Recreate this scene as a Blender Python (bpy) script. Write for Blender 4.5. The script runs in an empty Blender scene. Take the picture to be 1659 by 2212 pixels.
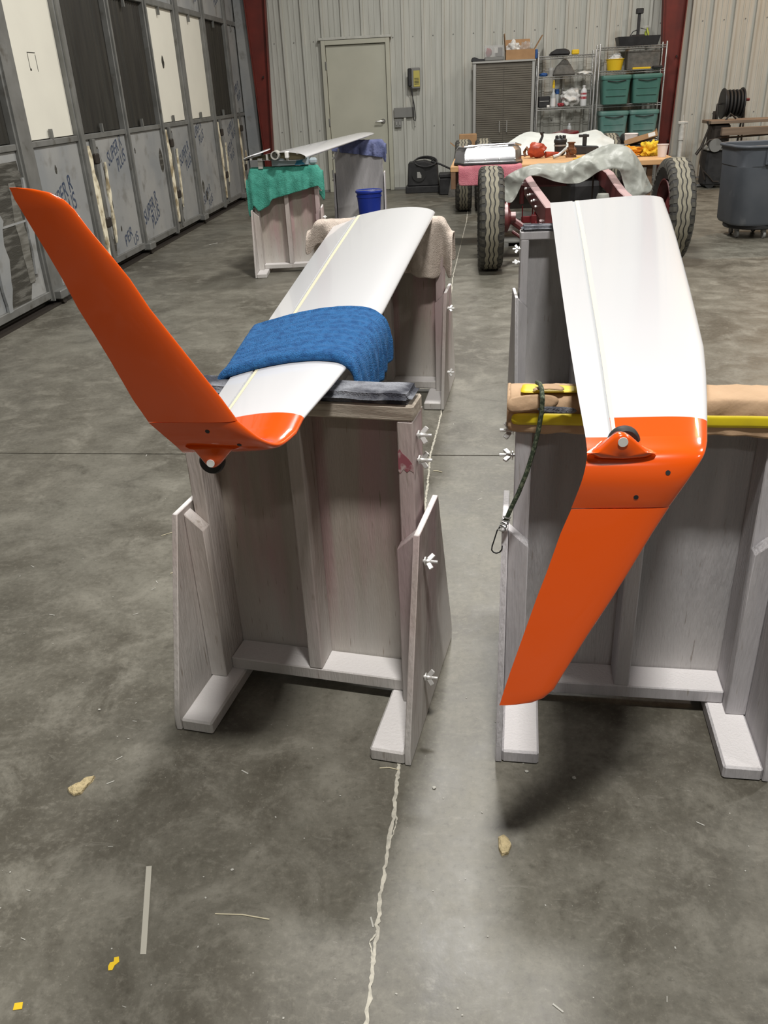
import bpy, bmesh, math, random
from mathutils import Vector, Matrix, noise
random.seed(7)
SC = bpy.context.scene
COL = SC.collection

# ------------------------------------------------------------------ camera
IW, IH, FPX, CAMH = 1659.0, 2212.0, 1790.0, 1.5
def _axes():
    v1 = Vector((981 - IW/2, 180 - IH/2, FPX)).normalized()          # depth axis of the hall seen by the camera
    r = math.radians(2.8)
    d = Vector((math.cos(r), -math.sin(r), 0))
    up = v1.cross(d).normalized()
    if up.y > 0: up = -up
    X = v1.cross(up)
    if X.x < 0: X = -X
    return X, v1, up
AX, AY, AZ = _axes()
cam_data = bpy.data.cameras.new('camera')
cam_data.sensor_fit = 'VERTICAL'; cam_data.sensor_height = 36.0
cam_data.lens = FPX / IH * 36.0
cam_data.clip_start = 0.05; cam_data.clip_end = 100
cam = bpy.data.objects.new('camera', cam_data); COL.objects.link(cam)
cx = Vector((AX.x, AY.x, AZ.x)); cd = Vector((AX.y, AY.y, AZ.y)); cf = Vector((AX.z, AY.z, AZ.z))
m = Matrix((( cx.x, -cd.x, -cf.x, 0), (cx.y, -cd.y, -cf.y, 0), (cx.z, -cd.z, -cf.z, CAMH), (0, 0, 0, 1)))
cam.matrix_world = m
SC.camera = cam

def ray(u, v):
    p = Vector((u - IW/2, v - IH/2, FPX)); return Vector((AX.dot(p), AY.dot(p), AZ.dot(p)))
O = Vector((0, 0, CAMH))
def onz(u, v, z=0.0):
    r = ray(u, v); return O + r * ((z - CAMH) / r.z)
def ony(u, v, y):
    r = ray(u, v); return O + r * (y / r.y)
def onx(u, v, x):
    r = ray(u, v); return O + r * (x / r.x)
def onplane(u, v, p0, n):
    r = ray(u, v); return O + r * ((p0 - O).dot(n) / r.dot(n))

# ------------------------------------------------------------------ world, lamps, exposure
w = bpy.data.worlds.new('world'); SC.world = w; w.use_nodes = True
w.node_tree.nodes['Background'].inputs[0].default_value = (0.9, 0.95, 1, 1)
w.node_tree.nodes['Background'].inputs[1].default_value = 0.02
SC.view_settings.view_transform = 'Standard'; SC.view_settings.look = 'None'
SC.view_settings.gamma = 1.0; SC.view_settings.use_curve_mapping = False
SC.view_settings.exposure = 0.36
LC = (1, .98, .94)
LAMPS = [  # x, y, watts, colour, where : added front fill and rectangular high-bay fixtures on a 5 m grid
    (0.30, 0.20, 205, LC, 'above the orange wing tips'), (0.30, 5.3, 225, LC, 'above the far ends of the front wings'), (0.30, 10.4, 155, LC, 'above the work table'),
    (5.3, 0.20, 55, LC, 'over the bare floor beside the paper-wrapped stand'), (5.3, 5.3, 180, LC, 'over the bare floor in front of the trash can'), (5.3, 10.4, 85, LC, 'above the trash can'),
    (0.30, -4.8, 42, LC, 'added as fill over the empty front of the hall'), (5.7, 13.0, 80, (1, .58, .28), 'warm, above the tubular cart'),  # lamp behind the camera is added fill for the upright winglet
]
LZ = 5.3

# ------------------------------------------------------------------ materials
def mat(name, col, rough=.5, metal=0.0, col2=None, scale=6.0, lo=.35, hi=.65, detail=5, bump=0.0, bscale=80.0, coat=0.0,
        stretch=(1, 1, 1), up=None, uplo=.6, uphi=.9, emit=None, trans=0.0, alpha=1.0, rnd=0.0, col3=None, scale3=30.0, lo3=.6, hi3=.75, rough2=None, ior=1.45, spec=.5, zw=None, fleck=None):
    M = bpy.data.materials.new(name); M.use_nodes = True
    nt = M.node_tree; N = nt.nodes; L = nt.links
    b = N['Principled BSDF']
    def c4(c): return (c[0], c[1], c[2], 1)
    b.inputs['Base Color'].default_value = c4(col); b.inputs['Roughness'].default_value = rough
    b.inputs['Metallic'].default_value = metal; b.inputs['Coat Weight'].default_value = coat
    b.inputs['Transmission Weight'].default_value = trans; b.inputs['Alpha'].default_value = alpha
    b.inputs['IOR'].default_value = ior; b.inputs['Specular IOR Level'].default_value = spec
    tc = N.new('ShaderNodeTexCoord'); mp = N.new('ShaderNodeMapping'); mp.inputs['Scale'].default_value = stretch
    L.new(tc.outputs['Object'], mp.inputs['Vector'])
    def nz(sc, det=5.0):
        n = N.new('ShaderNodeTexNoise'); n.inputs['Scale'].default_value = sc; n.inputs['Detail'].default_value = det
        L.new(mp.outputs[0], n.inputs['Vector']); return n
    def ramp(src, a, c):
        r = N.new('ShaderNodeMapRange'); r.inputs[1].default_value = a; r.inputs[2].default_value = c; r.clamp = True
        L.new(src, r.inputs[0]); return r.outputs[0]
    def mix(f, A, Bc):
        x = N.new('ShaderNodeMix'); x.data_type = 'RGBA'
        L.new(f, x.inputs[0])
        for s, i in ((A, 6), (Bc, 7)):
            if isinstance(s, tuple): x.inputs[i].default_value = s
            else: L.new(s, x.inputs[i])
        return x.outputs[2]
    cur = c4(col)
    if col2:
        f = ramp(nz(scale, detail).outputs[0], lo, hi); cur = mix(f, cur, c4(col2))
        if rough2 is not None:
            rr = N.new('ShaderNodeMapRange'); rr.inputs[3].default_value = rough; rr.inputs[4].default_value = rough2
            L.new(f, rr.inputs[0]); L.new(rr.outputs[0], b.inputs['Roughness'])
    if col3:
        cur = mix(ramp(nz(scale3, 3).outputs[0], lo3, hi3), cur, c4(col3))
    if zw:                                             # paler paint on the lower boards
        sx = N.new('ShaderNodeSeparateXYZ'); L.new(tc.outputs['Object'], sx.inputs[0])
        ad = N.new('ShaderNodeMath'); ad.operation = 'MULTIPLY_ADD'; L.new(nz(3, 4).outputs[0], ad.inputs[0]); ad.inputs[1].default_value = .35; L.new(sx.outputs[2], ad.inputs[2])
        cur = mix(ramp(ad.outputs[0], .56, .22), cur, c4(zw))
    if fleck:                                          # knots, nicks and drips
        cur = mix(ramp(nz(26, 3).outputs[0], .66, .74), cur, c4(fleck))
    if up:                                             # second colour on upward faces; on the stands it is paint overspray
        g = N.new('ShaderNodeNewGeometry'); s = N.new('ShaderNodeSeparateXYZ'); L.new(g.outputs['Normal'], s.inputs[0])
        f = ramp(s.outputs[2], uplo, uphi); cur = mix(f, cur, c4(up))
    if rnd:
        oi = N.new('ShaderNodeObjectInfo'); r = N.new('ShaderNodeMapRange'); r.inputs[3].default_value = 1 - rnd; r.inputs[4].default_value = 1 + rnd
        L.new(oi.outputs['Random'], r.inputs[0])
        h = N.new('ShaderNodeHueSaturation'); L.new(r.outputs[0], h.inputs['Value'])
        if isinstance(cur, tuple): h.inputs['Color'].default_value = cur
        else: L.new(cur, h.inputs['Color'])
        cur = h.outputs[0]
    if not isinstance(cur, tuple): L.new(cur, b.inputs['Base Color'])
    if bump:
        bp = N.new('ShaderNodeBump'); bp.inputs['Strength'].default_value = bump; bp.inputs['Distance'].default_value = .01
        L.new(nz(bscale, 4).outputs[0], bp.inputs['Height']); L.new(bp.outputs[0], b.inputs['Normal'])
    if emit:
        b.inputs['Emission Color'].default_value = c4(col); b.inputs['Emission Strength'].default_value = emit
    return M

MT = {}
def floor_mat():
    M = bpy.data.materials.new('concrete'); M.use_nodes = True; nt = M.node_tree; N = nt.nodes; L = nt.links; b = N['Principled BSDF']
    tc = N.new('ShaderNodeTexCoord')
    def nz(sc, det, rough=.6, st=(1, 1, 1), dist=0.0):
        mp = N.new('ShaderNodeMapping'); mp.inputs['Scale'].default_value = st; L.new(tc.outputs['Object'], mp.inputs[0])
        n = N.new('ShaderNodeTexNoise'); n.inputs['Scale'].default_value = sc; n.inputs['Detail'].default_value = det; n.inputs['Roughness'].default_value = rough
        n.inputs['Distortion'].default_value = dist; L.new(mp.outputs[0], n.inputs[0]); return n.outputs[0]
    def mr(src, a, c, x=0., y=1.):
        r = N.new('ShaderNodeMapRange'); r.inputs[1].default_value = a; r.inputs[2].default_value = c; r.inputs[3].default_value = x; r.inputs[4].default_value = y; L.new(src, r.inputs[0]); return r.outputs[0]
    def mix(f, A, C):
        x = N.new('ShaderNodeMix'); x.data_type = 'RGBA'; L.new(f, x.inputs[0])
        for q, i in ((A, 6), (C, 7)):
            if isinstance(q, tuple): x.inputs[i].default_value = q+(1,)
            else: L.new(q, x.inputs[i])
        return x.outputs[2]
    big = nz(1.1, 8, .65, dist=.6); mid = nz(5.5, 10, .7, dist=.4); fine = nz(55, 6, .75); spk = nz(170, 2, .5); swirl = nz(9, 6, .7, (1, 2.6, 1), 1.5)
    c = mix(mr(big, .38, .62), (.080, .072, .055), (.165, .156, .128))
    c = mix(mr(mid, .50, .68, 0, .85), c, (.215, .203, .168))
    c = mix(mr(mid, .46, .30, 0, .7), c, (.056, .050, .038))
    c = mix(mr(swirl, .60, .72, 0, .55), c, (.235, .222, .188))
    c = mix(mr(fine, .52, .70, 0, .40), c, (.255, .238, .195))
    c = mix(mr(fine, .46, .32, 0, .45), c, (.05, .045, .034))
    c = mix(mr(spk, .72, .78, 0, .6), c, (.42, .40, .35))
    scr = nz(2.4, 9, .8, (1, 3.2, 1), 2.2); c = mix(mr(scr, .655, .70, 0, .7), c, (.40, .385, .34))
    L.new(c, b.inputs['Base Color'])
    L.new(mr(mid, .3, .7, .33, .53), b.inputs['Roughness'])
    bp = N.new('ShaderNodeBump'); bp.inputs['Strength'].default_value = .10; bp.inputs['Distance'].default_value = .008; L.new(mid, bp.inputs['Height']); L.new(bp.outputs[0], b.inputs['Normal'])
    return M
MT['floor'] = floor_mat()
MT['joint'] = mat('joint_dark', (.09, .085, .07), .9)
MT['filler'] = mat('joint_filler', (.55, .52, .44), .9, col2=(.36, .34, .29), scale=60)
MT['foam'] = mat('foam_facing', (.235, .245, .25), .5, col2=(.31, .31, .30), scale=2.2, detail=8, bump=.15, bscale=9, col3=(.17, .165, .15), scale3=7, lo3=.56, hi3=.8, rnd=.06)
MT['foamcore'] = mat('foam_core', (.78, .72, .55), .9, col2=(.30, .24, .14), scale=9, lo=.45, hi=.62)
MT['whitepanel'] = mat('white_board', (.70, .68, .595), .6, col2=(.73, .71, .62), scale=3)
MT['darkpanel'] = mat('dark_translucent_sheet', (.017, .016, .013), .5, col2=(.030, .028, .022), scale=5, stretch=(1, 3, .3))
MT['steel'] = mat('galvanised_frame', (.155, .155, .145), .5, .3, col2=(.21, .21, .20), scale=6, col3=(.08, .07, .055), scale3=9, lo3=.6, hi3=.8)
MT['ink'] = mat('navy_ink', (.030, .045, .085), .8, col2=(.105, .12, .145), scale=30, lo=.46, hi=.66)
MT['dirt'] = mat('dark_torn_backing', (.042, .039, .031), .8, col2=(.12, .115, .10), scale=3, lo=.48, hi=.62, stretch=(1, 1.2, 10), bump=.4, bscale=20)
MT['foamdark'] = mat('dusty_backing', (.10, .095, .08), .85, col2=(.18, .175, .155), scale=4, stretch=(1, 1.2, 10), lo=.42, hi=.62)
MT['dark'] = mat('dark_gap', (.03, .028, .022), .8)
MT['wallmetal'] = mat('white_wall_sheet', (.50, .50, .455), .5, col2=(.43, .43, .385), scale=3, stretch=(6, 1, .4), detail=6)
MT['door'] = mat('door_paint', (.46, .455, .375), .45, col2=(.43, .425, .35), scale=3)
MT['redsteel'] = mat('red_primer', (.16, .022, .014), .5, col2=(.11, .018, .012), scale=4)
MT['ceil'] = mat('ceiling_sheet', (.09, .087, .08), .8)
MT['farwall'] = mat('low_bounce_wall_sheet', (.22, .22, .20), .7)  # unseen walls, even tone kept dark to limit bounced light
MT['housing'] = mat('lamp_housing', (.7, .7, .7), .5)
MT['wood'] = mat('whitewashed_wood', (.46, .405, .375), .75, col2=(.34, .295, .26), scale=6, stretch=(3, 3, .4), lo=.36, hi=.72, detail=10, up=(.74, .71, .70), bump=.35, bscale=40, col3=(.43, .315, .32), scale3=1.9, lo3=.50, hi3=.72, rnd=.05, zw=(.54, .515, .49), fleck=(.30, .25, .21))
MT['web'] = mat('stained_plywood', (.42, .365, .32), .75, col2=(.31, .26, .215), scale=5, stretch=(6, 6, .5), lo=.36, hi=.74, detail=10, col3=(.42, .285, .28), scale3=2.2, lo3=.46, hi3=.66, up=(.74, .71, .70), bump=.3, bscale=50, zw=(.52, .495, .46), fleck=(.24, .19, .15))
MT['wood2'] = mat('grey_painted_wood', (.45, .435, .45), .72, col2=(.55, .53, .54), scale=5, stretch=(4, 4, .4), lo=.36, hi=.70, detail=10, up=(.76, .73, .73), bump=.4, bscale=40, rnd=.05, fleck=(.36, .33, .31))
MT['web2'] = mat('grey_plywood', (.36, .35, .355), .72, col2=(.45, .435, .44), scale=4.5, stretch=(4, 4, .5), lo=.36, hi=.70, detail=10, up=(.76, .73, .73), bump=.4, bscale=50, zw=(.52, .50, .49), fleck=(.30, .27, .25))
MT['toprail'] = mat('worn_rail', (.46, .40, .33), .8, col2=(.27, .225, .18), scale=6, stretch=(1, 6, 14), lo=.4, hi=.62, bump=.3, bscale=60)
MT['pad'] = mat('carpet_pad', (.040, .042, .055), .95, col2=(.27, .28, .31), scale=13, lo=.40, hi=.62, detail=8, bump=.8, bscale=160)
MT['zinc'] = mat('zinc', (.72, .71, .69), .4, .6)
MT['white'] = mat('white_gelcoat', (.69, .69, .71), .22, coat=.5)
MT['tape'] = mat('hinge_tape', (.74, .68, .50), .4)
MT['seal'] = mat('grey_hinge_gap', (.38, .39, .40), .5)
MT['orange'] = mat('orange_gloss', (.83, .098, .006), .2, coat=.8)
MT['rubber'] = mat('black_rubber', (.02, .02, .02), .6)
MT['hub'] = mat('hub_white', (.8, .79, .76), .5)
MT['black'] = mat('black_plastic', (.018, .018, .019), .5, col2=(.03, .03, .031), scale=12)
MT['bluetowel'] = mat('blue_terry', (.030, .17, .44), .95, col2=(.016, .105, .31), scale=60, lo=.42, hi=.66, bump=1.0, bscale=300)
MT['creamtowel'] = mat('cream_terry', (.62, .53, .46), .95, col2=(.50, .42, .36), scale=24, bump=.8, bscale=180)
MT['greentowel'] = mat('green_terry', (.045, .25, .19), .95, col2=(.075, .34, .265), scale=14, bump=.8, bscale=120)
MT['lilac'] = mat('lilac_cloth', (.16, .18, .33), .95, col2=(.11, .13, .26), scale=14, bump=.6, bscale=100)
MT['pink'] = mat('pink_terry', (.62, .22, .26), .95, col2=(.50, .15, .19), scale=10, bump=.8, bscale=120)
MT['tarp'] = mat('grey_tarp', (.335, .345, .31), .45, col2=(.285, .295, .265), scale=5, bump=.3, bscale=30)
MT['tarpw'] = mat('pale_tarp', (.62, .64, .61), .5, col2=(.54, .56, .53), scale=4, bump=.5, bscale=12)
MT['kraft'] = mat('kraft_paper', (.50, .335, .205), .8, col2=(.44, .29, .17), scale=9, bump=.5, bscale=24)
MT['yellowtape'] = mat('yellow_tape', (.78, .62, .015), .5, col2=(.68, .53, .02), scale=20)
MT['cord'] = mat('bungee', (.03, .045, .025), .9, col2=(.12, .14, .09), scale=160, lo=.5, hi=.6)
MT['bucket'] = mat('blue_plastic', (.012, .035, .30), .4)
MT['tyre'] = mat('tyre_rubber', (.035, .034, .032), .75, col2=(.05, .048, .044), scale=12)
MT['lug'] = mat('shoulder_rubber', (.085, .08, .066), .85, col2=(.055, .052, .044), scale=14)
MT['tread'] = mat('worn_tread', (.27, .25, .19), .85, col2=(.19, .175, .135), scale=14)
MT['pinkred'] = mat('red_paint_pink_tops', (.15, .035, .035), .4, col2=(.09, .02, .02), scale=6, up=(.52, .36, .36), uplo=.35, uphi=.6)  # dark red that turns pinkish on upward faces
MT['darkred'] = mat('dark_red_paint', (.12, .012, .014), .3, coat=.4)
MT['tabletop'] = mat('pine_top', (.60, .36, .17), .6, col2=(.48, .27, .12), scale=3, stretch=(.4, 6, 6), detail=7)
MT['tableleg'] = mat('dark_timber', (.20, .11, .06), .7, col2=(.14, .08, .045), scale=8)
MT['chrome'] = mat('polished_alloy', (.74, .74, .76), .26, 1.0, col2=(.55, .55, .57), scale=7)
MT['orangetool'] = mat('red_tool', (.48, .07, .025), .45, col2=(.30, .04, .02), scale=20)
MT['brass'] = mat('brown_metal', (.22, .09, .035), .5, .4, col2=(.10, .05, .03), scale=30)
MT['rag'] = mat('orange_rag', (.78, .33, .02), .95, col2=(.70, .25, .015), scale=20, bump=.7, bscale=90)
MT['ragy'] = mat('yellow_rag', (.78, .48, .03), .95, col2=(.34, .30, .03), scale=14, lo=.55, hi=.7, bump=.7, bscale=90)
MT['card'] = mat('cardboard', (.40, .24, .12), .85, col2=(.34, .20, .10), scale=9)
MT['paper'] = mat('white_paper', (.78, .77, .74), .8)
MT['cup'] = mat('styrofoam', (.72, .62, .58), .8)
MT['yellow'] = mat('yellow_plastic', (.75, .50, .02), .5)
MT['cab'] = mat('bronze_cabinet', (.165, .15, .125), .42, .35, col2=(.185, .17, .14), scale=5)
MT['cabframe'] = mat('grey_metal', (.42, .42, .40), .4, .5)
MT['wire'] = mat('chrome_wire', (.42, .42, .41), .35, .8)
MT['tote'] = mat('green_tote', (.052, .155, .125), .45, col2=(.075, .185, .155), scale=5)
MT['totelow'] = mat('hazy_green_tote', (.075, .19, .165), .5, col2=(.16, .26, .24), scale=4)
MT['clear'] = mat('clear_plastic', (.55, .55, .54), .2, alpha=.28)
MT['bag'] = mat('plastic_bag', (.72, .72, .70), .35, col2=(.58, .57, .54), scale=12, bump=.6, bscale=40)
MT['can'] = mat('grey_bin', (.075, .085, .10), .5, col2=(.095, .105, .12), scale=4, col3=(.17, .18, .19), scale3=6, lo3=.66, hi3=.8)
MT['caster'] = mat('caster_grey', (.24, .24, .23), .5)
MT['bluegrey'] = mat('blue_grey_block', (.25, .31, .34), .8, col2=(.30, .36, .385), scale=8)
MT['bluepatch'] = mat('blue_patch', (.03, .17, .28), .9)
MT['rib'] = mat('ply_rib', (.16, .14, .075), .8, col2=(.10, .09, .05), scale=12)
MT['spar'] = mat('spar_tube', (.55, .54, .50), .35, .3)
MT['phoney'] = mat('phone_yellow', (.46, .40, .10), .5)
MT['boxgrey'] = mat('box_grey', (.20, .20, .19), .6)
MT['lever'] = mat('satin_nickel', (.45, .44, .42), .3, .9)
MT['plank'] = mat('grey_plank', (.20, .20, .185), .8, col2=(.27, .27, .25), scale=4, stretch=(1, 8, 8), rnd=.12)
MT['rust'] = mat('dark_tube', (.05, .042, .036), .5, .5)
MT['darkwood'] = mat('old_board', (.17, .12, .085), .75, col2=(.23, .17, .12), scale=4, stretch=(.5, 6, 6))
MT['redgrip'] = mat('red_grip', (.14, .01, .012), .5)
MT['pvc'] = mat('white_pipe', (.62, .61, .57), .5, col2=(.48, .47, .43), scale=20)
MT['foamscrap'] = mat('foam_scrap', (.58, .47, .27), .95, col2=(.42, .34, .19), scale=60, bump=.8, bscale=120)
MT['masking'] = mat('masking_tape', (.42, .40, .34), .8)
MT['straw'] = mat('straw', (.62, .56, .40), .9)
MT['fleck'] = mat('paint_fleck', (.42, .41, .37), .9)
MT['blue'] = mat('blue_item', (.02, .08, .26), .6)
MT['smear'] = mat('red_paint_smear', (.28, .085, .105), .7, col2=(.47, .36, .35), scale=45, lo=.5, hi=.62)
MT['red'] = mat('red_item', (.36, .04, .05), .6)
MT['greyfab'] = mat('grey_cloth', (.10, .095, .085), .9, col2=(.15, .14, .125), scale=14, bump=.5, bscale=60)
MT['greenitem'] = mat('green_spray', (.35, .42, .05), .5)
MT['bottlew'] = mat('bottle_white', (.66, .66, .66), .4)
MT['bottlec'] = mat('bottle_milky', (.40, .42, .42), .3)

# ------------------------------------------------------------------ mesh helpers
class B:
    def __init__(s, M=None): s.bm = bmesh.new(); s.M = M or Matrix()
    def v(s, p): return s.bm.verts.new(s.M @ Vector(p))
    def f(s, vs):
        try: return s.bm.faces.new(vs)
        except ValueError: return None
    def box(s, x0, x1, y0, y1, z0, z1):
        q = [s.v((x, y, z)) for z in (z0, z1) for y in (y0, y1) for x in (x0, x1)]
        for i in ((0, 2, 3, 1), (4, 5, 7, 6), (0, 1, 5, 4), (1, 3, 7, 5), (3, 2, 6, 7), (2, 0, 4, 6)): s.f([q[k] for k in i])
        return s
    def bar(s, a, b, w, h, up=(0, 0, 1)):                  # rectangular bar between two points
        a, b = Vector(a), Vector(b); d = (b - a).normalized(); up = Vector(up)
        if abs(d.dot(up)) > .98: up = Vector((0, 1, 0))
        sd = d.cross(up).normalized(); u2 = sd.cross(d).normalized()
        q = [s.v(p + sd*i*w/2 + u2*j*h/2) for p in (a, b) for j in (-1, 1) for i in (-1, 1)]
        for i in ((0, 2, 3, 1), (4, 5, 7, 6), (0, 1, 5, 4), (1, 3, 7, 5), (3, 2, 6, 7), (2, 0, 4, 6)): s.f([q[k] for k in i])
        return s
    def prism(s, pts, ax, a, b):
        def P(p, t): return {'x': (t, p[0], p[1]), 'y': (p[0], t, p[1]), 'z': (p[0], p[1], t)}[ax]
        r0 = [s.v(P(p, a)) for p in pts]; r1 = [s.v(P(p, b)) for p in pts]; n = len(pts)
        s.f(r0); s.f(r1[::-1])
        for i in range(n): s.f([r0[i], r0[(i+1) % n], r1[(i+1) % n], r1[i]])
        return s
    def rings(s, rs, cap=True, closed=True):
        R = [[s.v(p) for p in r] for r in rs]; n = len(R[0])
        for a, b in zip(R, R[1:]):
            for i in range(n if closed else n-1): s.f([a[i], a[(i+1) % n], b[(i+1) % n], b[i]])
        if cap and closed: s.f(R[0][::-1]); s.f(R[-1])
        return s
    def tube(s, path, r, n=8, cap=True, closed=False):
        path = [Vector(p) for p in path]; k = len(path); up = None; rs = []
        for i, p in enumerate(path):
            if closed: t = path[(i+1) % k] - path[i-1]
            else: t = path[min(i+1, k-1)] - path[max(i-1, 0)]
            t.normalize()
            if up is None:
                up = Vector((0, 0, 1)) if abs(t.z) < .9 else Vector((1, 0, 0))
            sd = t.cross(up).normalized(); up = sd.cross(t).normalized()
            rr = r[i] if isinstance(r, (list, tuple)) else r
            rs.append([p + (sd*math.cos(2*math.pi*j/n) + up*math.sin(2*math.pi*j/n))*rr for j in range(n)])
        if closed: rs.append(rs[0]); s.rings(rs, False)
        else: s.rings(rs, cap)
        return s
    def lathe(s, prof, n=24, c=(0, 0, 0), ax='z', cap=True):
        rs = []
        for r, h in prof:
            ring = []
            for j in range(n):
                a = 2*math.pi*j/n; p = (r*math.cos(a), r*math.sin(a), h)
                p = {'z': p, 'y': (p[0], p[2], p[1]), 'x': (p[2], p[0], p[1])}[ax]
                ring.append((p[0]+c[0], p[1]+c[1], p[2]+c[2]))
            rs.append(ring)
        return s.rings(rs, cap)
    def blob(s, c, r, seed=0, amp=.2, n=2, sc=(1, 1, 1), fr=2.0):
        res = bmesh.ops.create_icosphere(s.bm, subdivisions=n, radius=1)
        for vv in res['verts']:
            d = vv.co.normalized(); k = 1 + amp*noise.noise(d*fr + Vector((seed*3.7, seed*1.3, 0)))
            vv.co = s.M @ Vector((c[0]+d.x*r*sc[0]*k, c[1]+d.y*r*sc[1]*k, c[2]+d.z*r*sc[2]*k))
        return s
    def done(s, name, m, parent=None, bevel=0, seg=1, smooth=35, kind=None, loc=None):
        bm = s.bm
        bmesh.ops.remove_doubles(bm, verts=bm.verts, dist=1e-6)
        bmesh.ops.recalc_face_normals(bm, faces=bm.faces)
        if bevel:
            e = [x for x in bm.edges if len(x.link_faces) == 2 and x.calc_face_angle(0) > .5]
            bmesh.ops.bevel(bm, geom=e, offset=bevel, segments=seg, affect='EDGES', clamp_overlap=True)
        me = bpy.data.meshes.new(name); bm.to_mesh(me); bm.free()
        if smooth:
            me.polygons.foreach_set('use_smooth', [True]*len(me.polygons)); me.set_sharp_from_angle(angle=math.radians(smooth))
        me.materials.append(MT[m]); o = bpy.data.objects.new(name, me); COL.objects.link(o)
        if parent is not None: o.parent = parent
        if loc is not None: o.location = loc
        if kind: o['kind'] = kind
        return o

def tag(o, label, cat, group=None):
    o['label'] = label; o['category'] = cat
    if group: o['group'] = group
    return o
def thing(name, label, cat, loc=(0, 0, 0), rz=0, group=None):
    o = bpy.data.objects.new(name, None); COL.objects.link(o); o.empty_display_size = .1
    o.location = loc; o.rotation_euler = (0, 0, rz)
    return tag(o, label, cat, group)
def struct(o): o['kind'] = 'structure'; return o
def inst(src, parent, loc=(0, 0, 0), rz=0):                # a further piece sharing mesh data
    o = src.copy(); COL.objects.link(o); o.parent = parent; o.location = loc; o.rotation_euler = (0, 0, rz); return o
def cloth(name, grid, m, parent=None, sub=2, thick=.006, amp=.0, nscale=.1, seed=0, closed=False):
    """control grid of points -> smooth sheet with thickness and wrinkles"""
    bm = bmesh.new(); V = [[bm.verts.new(p) for p in row] for row in grid]
    for a, b in zip(V, V[1:]):
        for i in range(len(a)-1): bm.faces.new((a[i], a[i+1], b[i+1], b[i]))
    me = bpy.data.meshes.new(name); bm.to_mesh(me); bm.free()
    me.polygons.foreach_set('use_smooth', [True]*len(me.polygons)); me.materials.append(MT[m])
    o = bpy.data.objects.new(name, me); COL.objects.link(o)
    if parent is not None: o.parent = parent
    md = o.modifiers.new('sub', 'SUBSURF'); md.levels = md.render_levels = sub
    if amp:
        t = bpy.data.textures.new(name, 'CLOUDS'); t.noise_scale = nscale; t.noise_depth = 3
        d = o.modifiers.new('wrinkle', 'DISPLACE'); d.texture = t; d.strength = amp; d.mid_level = .5; d.texture_coords = 'LOCAL'
    if thick:
        q = o.modifiers.new('thick', 'SOLIDIFY'); q.thickness = thick; q.offset = 0
    return o
def crumple(name, grid, m, nu=9, nv=9, amp=.03, fr=6.0, seed=0, thick=.003, d=(0, -1, .25)):
    """control rows -> finely divided sheet with sharp ridged creases"""
    R = len(grid); C = len(grid[0]); d = Vector(d).normalized()
    def cr(p0, p1, p2, p3, t): return .5*((2*p1)+(p2-p0)*t+(2*p0-5*p1+4*p2-p3)*t*t+(3*p1-p0-3*p2+p3)*t*t*t)
    def line(pts, n):
        o = []
        for i in range(len(pts)-1):
            q = [pts[max(i-1, 0)], pts[i], pts[i+1], pts[min(i+2, len(pts)-1)]]
            o += [cr(*q, k/n) for k in range(n)]
        return o+[pts[-1]]
    rows = [line(r, nv) for r in grid]; cols = [line([r[j] for r in rows], nu) for j in range(len(rows[0]))]
    b = B(); off = Vector((seed*7.1, seed*3.3, 0))
    def h(p):
        v = 0; a = 1.0; f = fr
        for o_ in range(3):
            v += a*(.45-abs(noise.noise(p*f+off+Vector((o_*5.2, 0, 0))))); a *= .36; f *= 2.0
        return v
    out = [[p+d*(amp*h(p)) for p in c] for c in cols]
    b.rings(out, False, False); o = b.done(name, m, None, smooth=50)
    q = o.modifiers.new('thick', 'SOLIDIFY'); q.thickness = thick; q.offset = 0
    return o
def lin(a, b, t): return a + (b - a)*t
def interp(tab, y):
    tab = sorted(tab)
    if y <= tab[0][0]: i = 0
    elif y >= tab[-1][0]: i = len(tab)-2
    else: i = max(k for k in range(len(tab)-1) if tab[k][0] <= y)
    (a, p), (b, q) = tab[i], tab[i+1]
    return p + (q - p)*((y - a)/(b - a))
# ================================================================== the hall
XW, YB, ZC = -3.31, 14.43, 6.0
XR, YF = 9.0, -7.0
# floor: concrete slabs with recessed joints
floor_o = struct(B().box(XW-.3, XR, YF, YB+.2, -.06, -.012).done('floor', 'joint', smooth=0))
key = [(-7.2, -.30), (0.2, -.172), (.9, -.166), (1.1, -.161), (1.39, -.148), (1.53, -.145), (3.47, -.115), (4.03, -.07), (7.35, -.02), (10.67, .145), (14.6, .25)]
def jx(y): return interp(key, y) + (.006*noise.noise(Vector((y*9, 3, 0))) + .0045*noise.noise(Vector((y*46, 7, 0))) + .003*noise.noise(Vector((y*110, 1, 0))) if y < 8 else 0)
def jy(x, y0): return y0 - .038*x
rows = [-7.2, -1.48, 3.47, 8.42, 13.38, 14.6]
for r0, r1 in zip(rows, rows[1:]):
    for side in (-1, 1):
        for c0, c1 in (((XW-.2, None), ) if side < 0 else ((None, 4.85), (4.85, XR))):
            def edge(c):
                if c is None:
                    g_ = .0025*side; n = 500 if -1.6 < r0 < 4 else 12
                    a = (jy(jx(r0), r0)+.004, jy(jx(r1), r1)-.004)
                    return [(jx(lin(a[0], a[1], k/n))+g_, lin(a[0], a[1], k/n)) for k in range(n+1)]
                g_ = .004 if c == c0 else -.004
                return [(c+g_, jy(c, r0)+.004), (c+g_, jy(c, r1)-.004)]
            E0, E1 = edge(c0), edge(c1)
            poly = E0[::-1]+E1
            poly = [(px_, max(YF, min(YB+.03, py_))) for px_, py_ in poly]
            B().prism(poly, 'z', -.03, 0).done('slab', 'floor', floor_o, smooth=0)
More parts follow.
